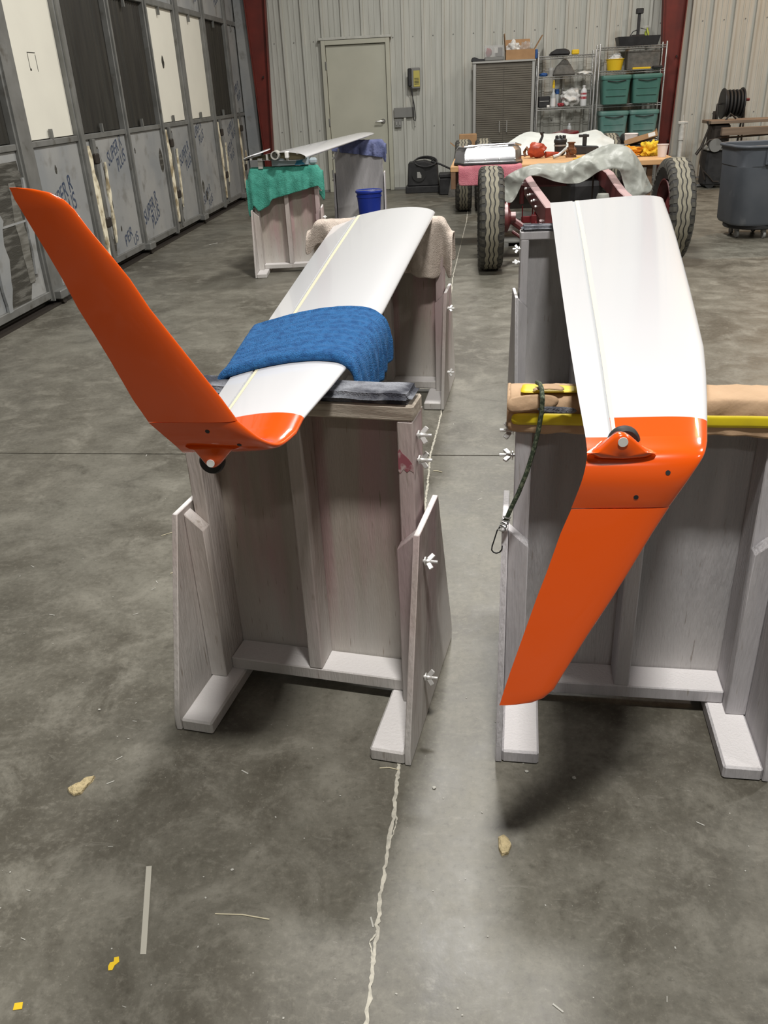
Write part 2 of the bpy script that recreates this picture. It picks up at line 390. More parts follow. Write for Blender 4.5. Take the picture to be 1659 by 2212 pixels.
# pale crumbling filler along the long joint
def ribbon(b, pts, wid, z, seed):
    rnd = random.Random(seed); L, R = [], []
    for i, p in enumerate(pts):
        a = pts[max(i-1, 0)]; c = pts[min(i+1, len(pts)-1)]; d = (Vector(c)-Vector(a)).normalized(); n = Vector((-d.y, d.x))
        wv = wid[0]+rnd.random()*wid[1]
        L.append((p[0]-n.x*wv, p[1]-n.y*wv, z)); R.append((p[0]+n.x*wv, p[1]+n.y*wv, z))
    b.rings([L, R], False, False)
b = B(); yy = .2; pts = []
while yy < 14.2:
    pts.append((jx(yy), yy)); yy += .008 if yy < 4 else .05
ribbon(b, pts, (.0026, .0026), .0010, 4)
for y0, y1, s in ((1.29, 1.40, 1), (1.02, 1.09, -1), (1.86, 1.95, 1)):      # small loops of the crack
    q = []
    for k in range(24):
        t = k/23; y = y0+(y1-y0)*t; q.append((jx(y) + s*.009*math.sin(math.pi*t)+.0025*noise.noise(Vector((y*60, s, 2))), y))
    ribbon(b, q, (.0005, .0022), .0013, k)
b.done('joint_filler', 'filler', floor_o, smooth=0)

# ---- left wall: sliding hangar doors with foam panels, boards and dark sheets
wall_left = struct(B().box(XW-.25, XW-.18, YF, YB+.2, 0, ZC).done('wall_left', 'dark', smooth=0))
lab = lambda o, t: (o.__setitem__('label', t), o)[1]
posts = [(2.0, .1), (3.2, .1), (4.35, .1), (5.5, .1), (6.75, .26), (7.85, .14), (9.02, .11), (10.15, .12), (11.29, .2), (12.5, .15), (13.72, .16)]
for y, wd in posts:
    B().box(XW-.06, XW+.012, y-wd/2, y+wd/2, .05, 4.8).done('frame_post', 'steel', wall_left, bevel=.006)
    B().box(XW-.03, XW+.03, y-wd/2+.015, y-wd/2+.035, .05, 4.8).done('post_flange', 'steel', wall_left)
edges = [0.9] + [p[0] for p in posts] + [YB-.05]
wids = [.1] + [p[1] for p in posts] + [.05]
kinds = ['d', 'w', 'd', 'w', 'd', 'w', 'd', 'd', 'w', 'w', 'd', 'f']
src = {}
def corr(y0, y1, z0, z1):
    b = B(); n = int((y1-y0)/.016); A = []; C = []
    for k in range(n+1):
        y = y0+(y1-y0)*k/n; x = XW-.045+.010*math.cos(2*math.pi*(y-y0)/.066); A.append((x, y, z0)); C.append((x, y, z1))
    return b.rings([A, C], False, False)
for i in range(len(edges)-1):
    y0 = edges[i]+wids[i]/2+.002; y1 = edges[i+1]-wids[i+1]/2-.002
    if y1-y0 < .1: continue
    o = B().box(XW-.055, XW-.015, y0, y1, .12, 1.19).done('foam_panel', 'foam', wall_left, bevel=.004)
    B().box(XW-.055, XW-.015, y0, y1, 2.47, 3.6).done('foam_panel', 'foam', wall_left, bevel=.004)
    B().box(XW-.055, XW-.015, y0, y1, 3.66, 4.78).done('foam_panel', 'foam', wall_left, bevel=.004)
    k = kinds[i] if i < len(kinds) else 'f'
    if k == 'w': lab(B().box(XW-.055, XW-.03, y0, y1, 1.24, 2.41).done('white_board', 'whitepanel', wall_left, bevel=.003), 'plain white board')
    elif k == 'd': lab(corr(y0, y1, 1.24, 2.41).done('corrugated_sheet', 'darkpanel', wall_left), 'dark corrugated translucent sheet')
    else: B().box(XW-.055, XW-.015, y0, y1, 1.24, 2.41).done('foam_panel', 'foam', wall_left, bevel=.004)
    for z, h in ((1.212, .045), (2.44, .06), (3.63, .06)):
        B().box(XW-.05, XW+.004, y0, y1, z-h/2, z+h/2).done('frame_rail', 'steel', wall_left, bevel=.004)
    for yc in (y0+.45*(y1-y0),):
        B().box(XW-.02, XW+.006, yc-.012, yc+.012, 1.235, 1.31).done('clip', 'steel', wall_left)
        if i > 6: B().box(XW-.02, XW+.006, yc-.012, yc+.012, 2.33, 2.42).done('clip', 'steel', wall_left)
B().box(XW-.05, XW+.01, .9, YB, .07, .13).done('bottom_rail', 'steel', wall_left, bevel=.004)
B().box(XW-.1, XW+.03, .9, YB, -.005, .022).done('floor_track', 'rust', wall_left)
B().box(XW-.17, XW-.06, .9, YB, .0, .10).done('track_gap', 'dark', wall_left)
for y in (6.78, 9.06, 11.25, 13.6, 4.4):
    r = B().box(XW-.02, XW+.07, y-.09, y+.09, .05, .12).done('roller_bracket', 'steel', wall_left, bevel=.008)
    B().lathe([(.0, -.02), (.045, -.02), (.045, .02), (0, .02)], 16, (XW+.03, y, .045), 'x').done('roller', 'rust', r)
# torn insulation at the door joints: foam strips, dark slot
def torn(y, w0, w1, z0, z1, m, seed, x=XW-.012, th=.022, lean=0.0, amp=.03):
    rnd = random.Random(seed); n = 16; L, R = [], []
    for k in range(n+1):
        t = k/n; z = z0+(z1-z0)*t; c = y+lean*(t-.5); wv = w0+(w1-w0)*math.sin(math.pi*t)
        L.append((c-wv/2+amp*noise.noise(Vector((seed, z*5, 0)))+rnd.uniform(-.1, .1)*amp, z)); R.append((c+wv/2+amp*noise.noise(Vector((seed+9, z*6, 0)))+rnd.uniform(-.25, .25)*amp, z))
    return B().prism(L+R[::-1], 'x', x, x+th).done('torn_foam' if m == 'foamcore' else 'torn_gap', m, wall_left, smooth=0)
for yp, sd, zt in ((7.92, 1, 1.14), (10.21, 2, 1.17), (12.575, 3, 1.16), (13.80, 6, 1.16), (9.075, 9, .0)):
    if not zt: continue
    torn(yp+.20, .20, .40, .13, zt-.02, 'dirt', sd, x=XW-.0145, th=.004, amp=.05)
    torn(yp+.06, .03, .13, .16, zt+.0, 'foamcore', sd+20, x=XW-.010, th=.02, lean=-.03, amp=.035)
    torn(yp+.35, .012, .06, .2+.05*sd, zt-.10-.06*sd, 'foamcore', sd+40, x=XW-.010, th=.016, lean=.05, amp=.03)
    torn(yp+.24, .02, .07, .3, zt-.04, 'foam', sd+60, x=XW-.010, th=.02, lean=.04, amp=.03)
    lab(B().box(XW-.010, XW+.025, yp+.12, yp+.18, .1, 1.19).done('edge_channel', 'steel', wall_left, bevel=.004), 'rusty door edge channel')
    for zz in (.42, .98): B().box(XW+.0, XW+.035, yp+.11, yp+.20, zz, zz+.09).done('latch', 'rust', wall_left, bevel=.01)
# large torn patch on the nearest leaf, with paper curls
torn(6.30, .30, .62, .10, 1.12, 'dirt', 11, x=XW-.014, th=.006, lean=.30, amp=.06)
torn(6.02, .05, .16, .12, .95, 'foam', 12, x=XW-.008, th=.02, lean=.12, amp=.05)
torn(6.56, .03, .10, .30, 1.0, 'foam', 13, x=XW-.008, th=.016, lean=.1, amp=.04)
torn(6.42, .10, .12, .25, .98, 'foamdark', 77, x=XW-.009, th=.004, amp=.03)
torn(6.34, .5, .5, .69, .705, 'foam', 78, x=XW-.0075, th=.004, amp=.02)
for y, z, r, s in ((10.0, .86, .09, 3), (11.55, .42, .06, 5), (11.68, .30, .05, 6), (12.85, .95, .05, 8), (9.2, 1.02, .02, 9), (11.42, .98, .03, 12), (11.05, 1.83, .0, 10), (7.25, 1.0, .025, 13), (8.45, .35, .02, 14), (12.9, .5, .04, 15)):
    if not r: continue
    pts = [(y+r*.7*math.cos(a)*(1+.5*noise.noise(Vector((s, a, 0)))), z+r*1.3*math.sin(a)*(1+.5*noise.noise(Vector((s+5, a, 2))))) for a in [k*math.pi/8 for k in range(16)]]
    B().prism(pts, 'x', XW-.016, XW-.012).done('gouge', 'dirt', wall_left, smooth=0)
# gouge and scuff on white boards
pts = [(10.63+.045*math.cos(a)*(1+.5*noise.noise(Vector((4, a, 0)))), 1.86+.06*math.sin(a)*(1+.6*noise.noise(Vector((8, a, 2))))) for a in [k*math.pi/8 for k in range(16)]]
B().prism(pts, 'x', XW-.034, XW-.028).done('hole', 'dark', wall_left, smooth=0)
B().box(XW-.031, XW-.0285, 7.20, 7.34, 1.86, 1.865).box(XW-.031, XW-.0285, 7.20, 7.206, 1.74, 1.86).box(XW-.031, XW-.0285, 7.334, 7.34, 1.73, 1.85).box(XW-.031, XW-.0285, 7.2, 7.225, 1.735, 1.75).done('scuff_mark', 'dark', wall_left)
# printed lettering on the foam facing
def lettering(txt, y, z, size, rot=21, stretch=1.0):
    c = bpy.data.curves.new('lettering', 'FONT'); c.body = txt; c.size = size; c.offset = size*.012; c.shear = .0; c.space_character = 1.02
    t = bpy.data.objects.new('tmp', c); me = bpy.data.meshes.new_from_object(t); bpy.data.objects.remove(t)
    r = math.radians(rot)
    for v in me.vertices:
        x, yy = v.co.x*stretch, v.co.y
        v.co = Vector((XW-.0138, y + x*math.cos(r) - yy*math.sin(r)*.25, z + x*math.sin(r) + yy))
    # slots that cut each stencil letter are left as thin bars of facing colour
    me.materials.append(MT['ink']); me.name = 'lettering'
    o = bpy.data.objects.new('lettering', me); COL.objects.link(o); o.parent = wall_left; return o
for y, z, s in ((7.02, .64, .17), (8.42, .93, .15), (9.16, .28, .17), (8.18, -.01, .0), (10.70, .74, .15), (11.42, .99, .14), (12.98, .66, .14), (13.2, .95, .13), (11.50, .20, .13), (12.0, 2.62, .14), (13.05, 2.66, .14), (13.82, 1.45, .13), (12.9, 3.2, .15)):
    if not s: continue
    lettering('SUPER R', y, z, s*1.12, 21, .74); lettering('PLUS', y+.22, z-.07, s*1.12, 21, .74)
lettering('PER', 8.50, .16, .15); lettering('US', 8.74, .13, .13)

# ---- back wall: ribbed metal sheets
wall_back = struct(B().box(XW-.3, XR, YB+.04, YB+.12, 0, ZC).done('wall_back', 'dark', smooth=0))
def sheet():
    b = B(); P = 0.3048; prof = []
    for k in range(3):
        x = k*P
        prof += [(x+.0, 0), (x+.008, -.040), (x+.042, -.040), (x+.050, 0), (x+.125, 0), (x+.131, -.006), (x+.150, -.006), (x+.156, 0), (x+.205, 0), (x+.211, -.006), (x+.230, -.006), (x+.236, 0)]
    prof.append((3*P, 0))
    b.rings([[(x, y, .02) for x, y in prof], [(x, y, ZC) for x, y in prof]], False, False); return b
sh0 = None; x = -.188-.3048*3*4+.0
while x < XR-.9:
    if x > XW-.95:
        if sh0 is None:
            sh0 = sheet().done('wall_sheet', 'wallmetal', wall_back, smooth=0); sh0.location = (x, YB+.03, 0)
        else: inst(sh0, wall_back, (x, YB+.03, 0))
    x += .3048*3
scr0 = None
for zz in (.92, 2.16):
    for k in range(-9, 16):
        xx = -.01+.3048*k
        if -1.95 < xx < -.95 or xx < XW+.3: continue
        if scr0 is None:
            scr0 = B().lathe([(.009, 0), (.009, -.004), (.005, -.007)], 6, (0, 0, 0), 'y').done('screw', 'boxgrey', wall_back); scr0.location = (xx, YB+.028, zz)
        else: inst(scr0, wall_back, (xx, YB+.028, zz))
B().box(XW, XR, YB-.005, YB+.035, 0, .03).done('base_angle', 'boxgrey', wall_back)
B().box(XW, -3.04, YB-.08, YB-.05, .05, ZC-.05).done('corner_board', 'foam', wall_back, bevel=.004)
B().box(-3.10, -3.04, YB-.10, YB-.081, .05, ZC-.05).done('corner_strip', 'dark', wall_back)
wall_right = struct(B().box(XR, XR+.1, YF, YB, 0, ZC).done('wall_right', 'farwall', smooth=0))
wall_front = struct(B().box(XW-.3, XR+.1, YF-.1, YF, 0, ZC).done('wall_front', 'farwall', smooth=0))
ceiling = struct(B().box(XW-.3, XR+.1, YF-.1, YB+.2, ZC, ZC+.1).done('ceiling', 'ceil', smooth=0))
# ---- steel columns (tapered frames)
def column(x0, x1, x2, x3, y0, y1, label):     # inner/outer x at base and at top
    t = thing('steel_column', label, 'column', ((x0+x1)/2, (y0+y1)/2, 0)); cxx, cyy = (x0+x1)/2, (y0+y1)/2
    b = B(); H = ZC-.02
    def sec(z):
        k = z/H; return lin(x0, x2, k), lin(x1, x3, k)
    a0, a1 = sec(0); c0, c1 = sec(H)
    def slab(f0, f1, ya, yb, nm):
        bb = B(); bb.prism([(f0[0]-cxx, 0), (f0[1]-cxx, 0), (f1[1]-cxx, H), (f1[0]-cxx, H)], 'y', ya-cyy, yb-cyy); bb.done(nm, 'redsteel', t)
    ym = (y0+y1)/2
    slab((a0, a1), (c0, c1), ym-.006, ym+.006, 'web')
    s = 1
    slab((a0, a0+.014), (c0, c0+.014), y0, y1, 'flange'); slab((a1-.014, a1), (c1-.014, c1), y0, y1, 'flange')
    B().box(a0-cxx-.03, a1-cxx+.03, y0-cyy-.02, y1-cyy+.02, 0, .02).done('base_plate', 'redsteel', t)
    for dz in (.55, 1.7, 2.85): B().box(a1-cxx-.02-.0, a1-cxx-.004, y0-cyy+.02, y0-cyy+.05, dz, dz+.03).done('bolt', 'rust', t)
    return t
column(-3.03, -2.93, -3.24, -2.65, 14.27, 14.40, 'red steel column in the corner beside the hangar doors')
column(3.19, 3.30, 2.77, 3.45, 14.27, 14.40, 'red steel column beside the wire shelf of green totes')
# ---- personnel door
door = struct(B().box(-1.955, -1.045, YB-.030, YB+.012, .012, 2.09).done('door_1', 'door', bevel=.002))
fr = [(-2.025, -1.962, 0, 2.16), (-1.038, -.975, 0, 2.16)]
for a, c, z0, z1 in fr: B().box(a, c, YB-.07, YB+.02, z0, z1).done('door_frame', 'door', door, bevel=.004)
B().box(-1.962, -1.038, YB-.07, YB+.02, 2.097, 2.16).done('door_frame', 'door', door, bevel=.004)
B().box(-2.06, -.94, YB-.075, YB-.0, 2.165, 2.20).done('drip_cap', 'wallmetal', door, bevel=.004)
for z in (.28, 1.03, 1.82): B().lathe([(.011, 0), (.011, .11)], 8, (-1.960, YB-.078, z-.05)).done('hinge', 'boxgrey', door)
h = B().lathe([(.034, 0), (.034, -.012), (.026, -.02)], 20, (-1.115, YB-.032, 1.02), 'y').done('door_handle', 'lever', door)
B().tube([(-1.115, YB-.045, 1.02), (-1.115, YB-.085, 1.02), (-1.13, YB-.09, 1.02), (-1.235, YB-.09, 1.02)], .012, 8).done('lever', 'lever', h)
B().box(-1.945, -1.055, YB-.06, YB-.01, 0, .012).done('threshold', 'steel', door)
# ---- lamps
LG = []
for i, (x, y, wt, c, wh) in enumerate(LAMPS):
    warm = c[2] < .5
    t = tag(B().prism([(-.26, 0), (.26, 0), (.20, .10), (-.20, .10)], 'x', -.38, .38).done('ceiling_light', 'housing', loc=(x, y, LZ+.012)),
            ('glowing ceiling lamp, ' if warm else 'rectangular high bay lamp ')+wh, 'lamp', 'high bay lamps')
    for s in (-.3, .3): B().tube([(s, 0, .1), (s, 0, ZC-LZ-.012)], .006, 6).done('hanger', 'zinc', t)
    ld = bpy.data.lights.new('lamp_light', 'AREA'); ld.shape = 'RECTANGLE'; ld.size = .62; ld.size_y = .34; ld.energy = wt; ld.color = c
    lo = bpy.data.objects.new('lamp_light', ld); COL.objects.link(lo); lo.parent = t; lo.location = (0, 0, -.004)
# ================================================================== padded stands
def wingnut(parent, x, y, z, sg, a=0.6):
    bolt = B().lathe([(.004, 0), (.004, sg*.036)], 8, (x, y, z), 'x').done('bolt', 'zinc', parent)
    B().lathe([(.011, 0), (.011, sg*.003)], 12, (x+sg*.004, y, z), 'x').done('washer', 'zinc', bolt)
    b = B(); b.lathe([(.007, 0), (.005, sg*.012)], 8, (x+sg*.009, y, z), 'x')
    for s in (-1, 1):
        d = Vector((0, math.sin(a)*s, math.cos(a)*s))
        p0 = Vector((x+sg*.013, y, z))+d*.004; p1 = Vector((x+sg*.024, y, z))+d*.019
        b.bar(p0, p1, .006, .012, (1, 0, 0))
    b.done('wing_nut', 'zinc', bolt, bevel=.0015)
def stand(label, loc, rz, wd='wood', web='web', pad=True, top='toprail', nuts=True, ext=0.0):
    t = thing('padded_stand', label, 'stand', (loc[0], loc[1], 0), math.radians(rz))
    zt = .82+ext
    for s in (-1, 1):
        B().box(*sorted((s*.215, s*.3045)), -.275, .275, 0, .038).done('foot', wd, t, bevel=.005)
        g = B().prism([(-.277, .002), (.277, .002), (.277, .05), (.105, .565), (-.115, .565), (-.277, .05)], 'x', *sorted((s*.305, s*.320))).done('gusset', wd, t, bevel=.002)
        xs_ = sorted((s*.256, s*.3045))
        zi = (.552, .506) if s < 0 else (.506, .552)
        B().prism([(xs_[0], .0385), (xs_[1], .0385), (xs_[1], zi[1]), (xs_[0], zi[0])], 'y', -.086, -.0475).done('cleat', wd, t, bevel=.002)
        B().box(*sorted((s*.257, s*.295)), -.047, .045, .0385, zt).done('stile', wd, t, bevel=.003)
        if nuts:
            wingnut(t, s*.295, -.01, zt-.045, s, .5); wingnut(t, s*.295, -.01, zt-.108, s, 1.2 if s < 0 else .2)
            if nuts == 2 or s > 0: wingnut(t, s*.320, -.085, .48, s, .9); wingnut(t, s*.320, -.11, .15, s, .4)
    B().box(-.02, .018, -.045, .044, .0765, zt).done('center_stile', wd, t, bevel=.003)
    B().box(-.2565, .2565, -.045, .045, .0385, .076).done('bottom_rail', wd, t, bevel=.003)
    B().box(-.297, .297, -.048, .045, zt+.0005, zt+.038).done('top_rail', top, t, bevel=.004)
    B().box(-.2945, .2945, .0455, .0575, .0385, zt).done('web_panel', web, t)
    if pad:
        b = B().box(-.294, .294, -.052, .05, zt+.0385, zt+.0635)
        bmesh.ops.bevel(b.bm, geom=list(b.bm.edges), offset=.012, segments=3, affect='EDGES')
        bmesh.ops.subdivide_edges(b.bm, edges=[e_ for e_ in b.bm.edges if e_.calc_length() > .05], cuts=14, use_grid_fill=True)
        for v_ in b.bm.verts:                              # soft rounded corners, slightly lumpy nap
            v_.co.z += .0035*noise.noise(v_.co*18)*(1 if v_.co.z > zt+.05 else 0)
        b.done('carpet_pad', 'pad', t, smooth=60)
    return t
S1 = stand('pink-stained wooden stand under the wing with upright orange winglet', (-.379, 1.864), -10.4)
S2 = stand('grey wooden stand with top wrapped in brown paper and yellow tape', (.434, 1.808), -4.3, 'wood2', 'web2', pad=False)
S3 = stand('wooden stand under the cream towel, behind the blue towel', (-.349, 4.366), -6)
S4 = stand('grey wooden stand with dark padded top in front of the truck tyres', (.61, 4.19), 0, 'wood2', 'web2', top='wood2')
S5 = stand('wooden stand draped with a green towel and topped by a grey block', (-1.511, 7.858), 5, 'wood', 'web', top='wood')
S6 = stand('plain-backed wooden stand behind the blue bucket', (-1.18, 11.06), 183, 'wood2', 'web2', top='wood2', ext=.03)
# paint smear on the right stile of the first stand
b = B(); rnd = random.Random(3)
pts = [(.2578, .745), (.262, .752), (.268, .742), (.276, .735), (.283, .728), (.2945, .712), (.2945, .695), (.285, .700), (.278, .694), (.270, .702), (.262, .690), (.2578, .696)]
B().prism(pts, 'y', -.0478, -.0472).done('red_paint_smear', 'smear', S1, smooth=0)

# kraft-paper wrap with tape on the second stand
def wrapped(t):
    def ring(x, k):
        zz = .858; j = .004
        prof = [(-.052, .80), (-.056, .815), (-.056, .84), (-.054, .862), (-.045, .872), (0, .874), (.045, .872), (.055, .862), (.056, .835), (.054, .805)]
        return [(x + random.uniform(-.004, .004), y + random.uniform(-j, j), z + random.uniform(-j, j)*(.4 if z > .868 else 1.3)) for y, z in prof]
    g = []; x = -.31
    while x < .345: g.append(ring(x, 0)); x += .022 if x < -.16 else .045
    g[0] = [(p[0], p[1]*.96, p[2]) for p in g[0]]
    o = cloth('paper_wrap', g, 'kraft', t, sub=2, thick=.002, amp=.008, nscale=.035)
    # end closure, crumpled
    e = g[0]; B().prism([(p[1], p[2]) for p in e], 'x', -.316, -.308).done('paper_end', 'kraft', t, bevel=.002)
    # lower crumpled apron at the front
    gg = []; x = -.312
    while x < .34:
        gg.append([(x, -.060+random.uniform(-.003, .003), .825), (x, -.062+random.uniform(-.004, .004), .806), (x+random.uniform(-.006, .006), -.061+random.uniform(-.006, .004), .789+random.uniform(-.007, .006))]); x += .03
    cloth('paper_edge', gg, 'kraft', t, sub=2, thick=.0015)
    # tape band along the front
    gg = []; x = -.305
    while x < .34:
        w = random.uniform(-.0012, .0012); gg.append([(x, -.0655+w, .838), (x, -.0665+w, .824), (x, -.0655+w, .811)]); x += .03
    cloth('yellow_tape', gg, 'yellowtape', t, sub=1, thick=.0012)
    gg = []; 
    for k in range(8):
        x = -.292+.19*k/7; gg.append([(x, -.050+.012*k/7, .880), (x+.01, -.01, .8815), (x+.012*random.random(), .012-.02*(k/7), .8805)])
    cloth('yellow_tape', gg, 'yellowtape', t, sub=1, thick=.0012)
    b = B()                                   # loose crumpled flaps at the end
    cloth('paper_flap', [[(-.312, -.062, .874), (-.29, -.068, .879), (-.26, -.066, .884), (-.21, -.060, .880)], [(-.316, -.074, .858), (-.285, -.079, .868), (-.25, -.076, .862), (-.20, -.066, .868)], [(-.314, -.074, .842), (-.28, -.080, .846), (-.25, -.072, .850), (-.21, -.066, .852)]], 'kraft', t, sub=2, thick=.0015, amp=.012, nscale=.03)
    cloth('paper_flap', [[(-.26, -.03, .884), (-.225, -.035, .899), (-.19, -.03, .888)], [(-.262, -.055, .884), (-.225, -.060, .896), (-.19, -.055, .884)]], 'kraft', t, sub=2, thick=.0015, amp=.01, nscale=.03)
    lab(cloth('foil_patch', [[(-.25, -.081, .862), (-.20, -.076, .858), (-.165, -.073, .856)], [(-.252, -.083, .848), (-.20, -.078, .842), (-.16, -.075, .844)]], 'pad', t, sub=2, thick=.0015, amp=.01, nscale=.02), 'torn dark patch in the paper')
wrapped(S2)
def s2(p): return Matrix.Translation((.434, 1.808, 0)) @ Matrix.Rotation(math.radians(-4.3), 4, 'Z') @ Vector(p)
# bungee cord hanging over the wrapped rail
bc = thing('bungee_cord', 'dark green bungee cord with wire hook hanging over the paper wrap', 'cord', s2((-.2, -.09, .6)))
org = bc.location.copy()
path = [ony(1160, 826, 1.815), ony(1166, 829, 1.785), ony(1170, 840, 1.745), ony(1172, 862, 1.715), ony(1170, 890, 1.715), ony(1163, 930, 1.715), ony(1152, 975, 1.712), ony(1138, 1020, 1.71), ony(1120, 1065, 1.708), ony(1103, 1100, 1.706), ony(1092, 1125, 1.704)]
B().tube([p-org for p in path], .0052, 8).done('cord', 'cord', bc)
sp = []
a0, a1 = path[-1]+Vector((.004, 0, .012)), ony(1083, 1145, 1.703)
dd = (a1-a0); n1 = dd.normalized().cross(Vector((0, 1, 0))).normalized(); n2 = dd.normalized().cross(n1)
for k in range(49):
    t = k/48; a = t*2*math.pi*4.5; sp.append(a0+dd*t+(n1*math.cos(a)+n2*math.sin(a))*(.0075+.001*t)-org)
B().tube(sp, .0017, 6).done('coil', 'boxgrey', bc)
hk = [ony(*p, 1.703)-org for p in ((1080, 1138), (1074, 1146), (1068, 1165), (1063, 1180), (1062, 1188), (1066, 1193), (1072, 1195), (1079, 1193), (1084, 1187), (1085, 1179))]
B().tube(hk, .0017, 6).done('hook', 'black', bc)

# ================================================================== wings
def af(x, t=.125, m_=.025):
    yt = 5*t*(.2969*math.sqrt(max(x, 0)) - .126*x - .3516*x*x + .2843*x**3 - .1015*x**4); yc = 4*m_*x*(1-x)
    return yc+yt, yc-yt
def section(LE, TE, n, x0=0., x1=1., t=.125, k=20, m_=.025, off=0.):
    c = (TE-LE).length; up, lo = [], []
    for i in range(k+1):
        s = i/k; x = x0 + (x1-x0)*((1-math.cos(math.pi*s/2)) if x0 == 0 else s)
        a, d = af(x, t, m_); P = LE+(TE-LE)*x
        up.append(P+n*(a*c+off)); lo.append(P+n*(d*c-off))
    if x0 == 0: lo = lo[1:]
    else: pass
    return up[::-1]+lo
def nrm(th, sg): return Vector((0, math.sin(th), sg*math.cos(th)))
def make_wing(name, label, le, te, ys, ybound, yail, blend, letab, sg, wl, wlplane, xh=.79):
    base = thing(name, label, 'wing', (le(ys[0]).x, (ys[0]+ybound)/2, .885))
    org = base.location.copy()
    def sec(y, a, c, off=0., **k): return [p-org for p in section(le(y), te(y), nrm(0, sg), a, c, off=off, **k)]
    Y1 = [y for y in ys if y > ybound]+[ybound]
    B().rings([sec(y, 0, xh-.011) for y in Y1]).done('wing_panel', 'white', base, smooth=40)
    Y2 = [y for y in ys if y > yail]+[yail]
    lab(B().rings([sec(y, xh+.011, 1, k=8) for y in Y2]).done('aileron', 'white', base, smooth=40), 'white aileron along the trailing edge')
    B().rings([sec(y, xh-.013, xh+.013, off=-.003, k=2) for y in Y2]).done('hinge_gap', 'seal', base)
    # ribbons of hinge tape just above the surface
    for (a, c, m_, nm) in ((xh-.045, xh-.013, 'tape', 'hinge_tape'),):
        b = B(); sides = (0,) if sg > 0 else (1,)
        rows = []
        for y in Y2:
            L_, T_ = le(y), te(y); cc = (T_-L_).length; r = []
            for i in range(5):
                x = a+(c-a)*i/4; z = af(x)[0 if sg > 0 else 1]; P = L_+(T_-L_)*x
                r.append(P+nrm(0, sg)*(z*cc)+Vector((0, 0, .0006))-org)
            rows.append(r)
        b.rings(rows, False, False).done(nm, m_, base)
    if ybound > yail:
        B().rings([sec(y, 0, xh-.011) for y in (ybound-.0004, (ybound+yail)/2, yail)]).done('tip_panel', 'orange', base, smooth=40)
    # blended tip: interpolate given sections smoothly
    st = [(le(yail), te(yail), 0.0)] + blend
    secs = []
    n = len(st)
    def cr(p0, p1, p2, p3, t): return .5*((2*p1)+(p2-p0)*t+(2*p0-5*p1+4*p2-p3)*t*t+(3*p1-p0-3*p2+p3)*t*t*t)
    for i in range(n-1):
        for s in range(6):
            t = s/6; q = [st[max(i-1, 0)], st[i], st[i+1], st[min(i+2, n-1)]]
            L_ = cr(*[k[0] for k in q], t); T_ = cr(*[k[1] for k in q], t); th = cr(*[k[2] for k in q], t)
            secs.append(section(L_, T_, nrm(th, sg)))
    secs.append(section(st[-1][0], st[-1][1], nrm(st[-1][2], sg), t=.115))
    B().rings([[p-org for p in s] for s in secs]).done('blended_tip', 'orange', base, smooth=50)
    # winglet
    p0, nn = wlplane; rs = []
    up = nrm(math.radians(80), sg); dirn = Vector((0, -.17, .985*sg)).normalized()
    for i, (yt_, ut, yl, ul) in enumerate(wl):
        T_ = onplane(ut, yt_, p0, nn); L_ = onplane(ul, yl, p0, nn)
        if i == 0: T_ = T_+dirn*.0018; L_ = L_+dirn*.0018
        rs.append([p-org for p in section(L_, T_, up, t=.115 if i < len(wl)-3 else .09, m_=.012)])
    lab(B().rings(rs).done('winglet', 'orange', base, smooth=50), 'orange swept winglet')
    return base, org
def poly3(tab): return lambda y: interp([(p.y, p) for p in tab], y)
# --- left wing, upright
le1 = poly3([onz(940, 460, .915), Vector((-.158, 3.4, .913)), onz(820, 690, .910), onz(765, 775, .906), Vector((-.279, 1.77, .905)), onz(657, 903, .905), Vector((-.309, 1.48, .907))])
te1 = poly3([onz(725, 482, .886), Vector((-.587, 3.4, .887)), onz(585, 685, .889), Vector((-.546, 1.95, .888)), Vector((-.541, 1.77, .888)), Vector((-.535, 1.57, .887)), Vector((-.528, 1.48, .888))])
bl1 = [(Vector((-.326, 1.415, .914)), Vector((-.512, 1.415, .899)), math.radians(25)), (Vector((-.350, 1.372, .942)), Vector((-.514, 1.378, .930)), math.radians(55)), (ony(513, 909, 1.357), ony(321, 913, 1.357), math.radians(80))]
P1 = Vector((0, 1.357, .985)); N1 = Vector((0, 1, math.tan(math.radians(10))))
wl1 = [(913, 321, 909, 513), (863, 287, 860, 478), (775, 236, 775, 410), (721, 203, 721, 367), (667, 169, 667, 324), (603, 135, 603, 281), (545, 101, 545, 234), (491, 68, 491, 189), (451, 44, 452, 160), (430, 31, 432, 139), (415, 25, 416, 108), (408, 21, 408, 70), (405.5, 19.5, 405.5, 40)]
ysl = [4.468, 4.2, 3.8, 3.4, 3.0, 2.7, 2.45, 2.2, 1.98, 1.77, 1.65, 1.575]
W1, o1 = make_wing('glider_wing', 'white glider wing with upright orange winglet under a blue towel', le1, te1, ysl, 1.575, 1.49, bl1, None, 1, wl1, (P1, N1))
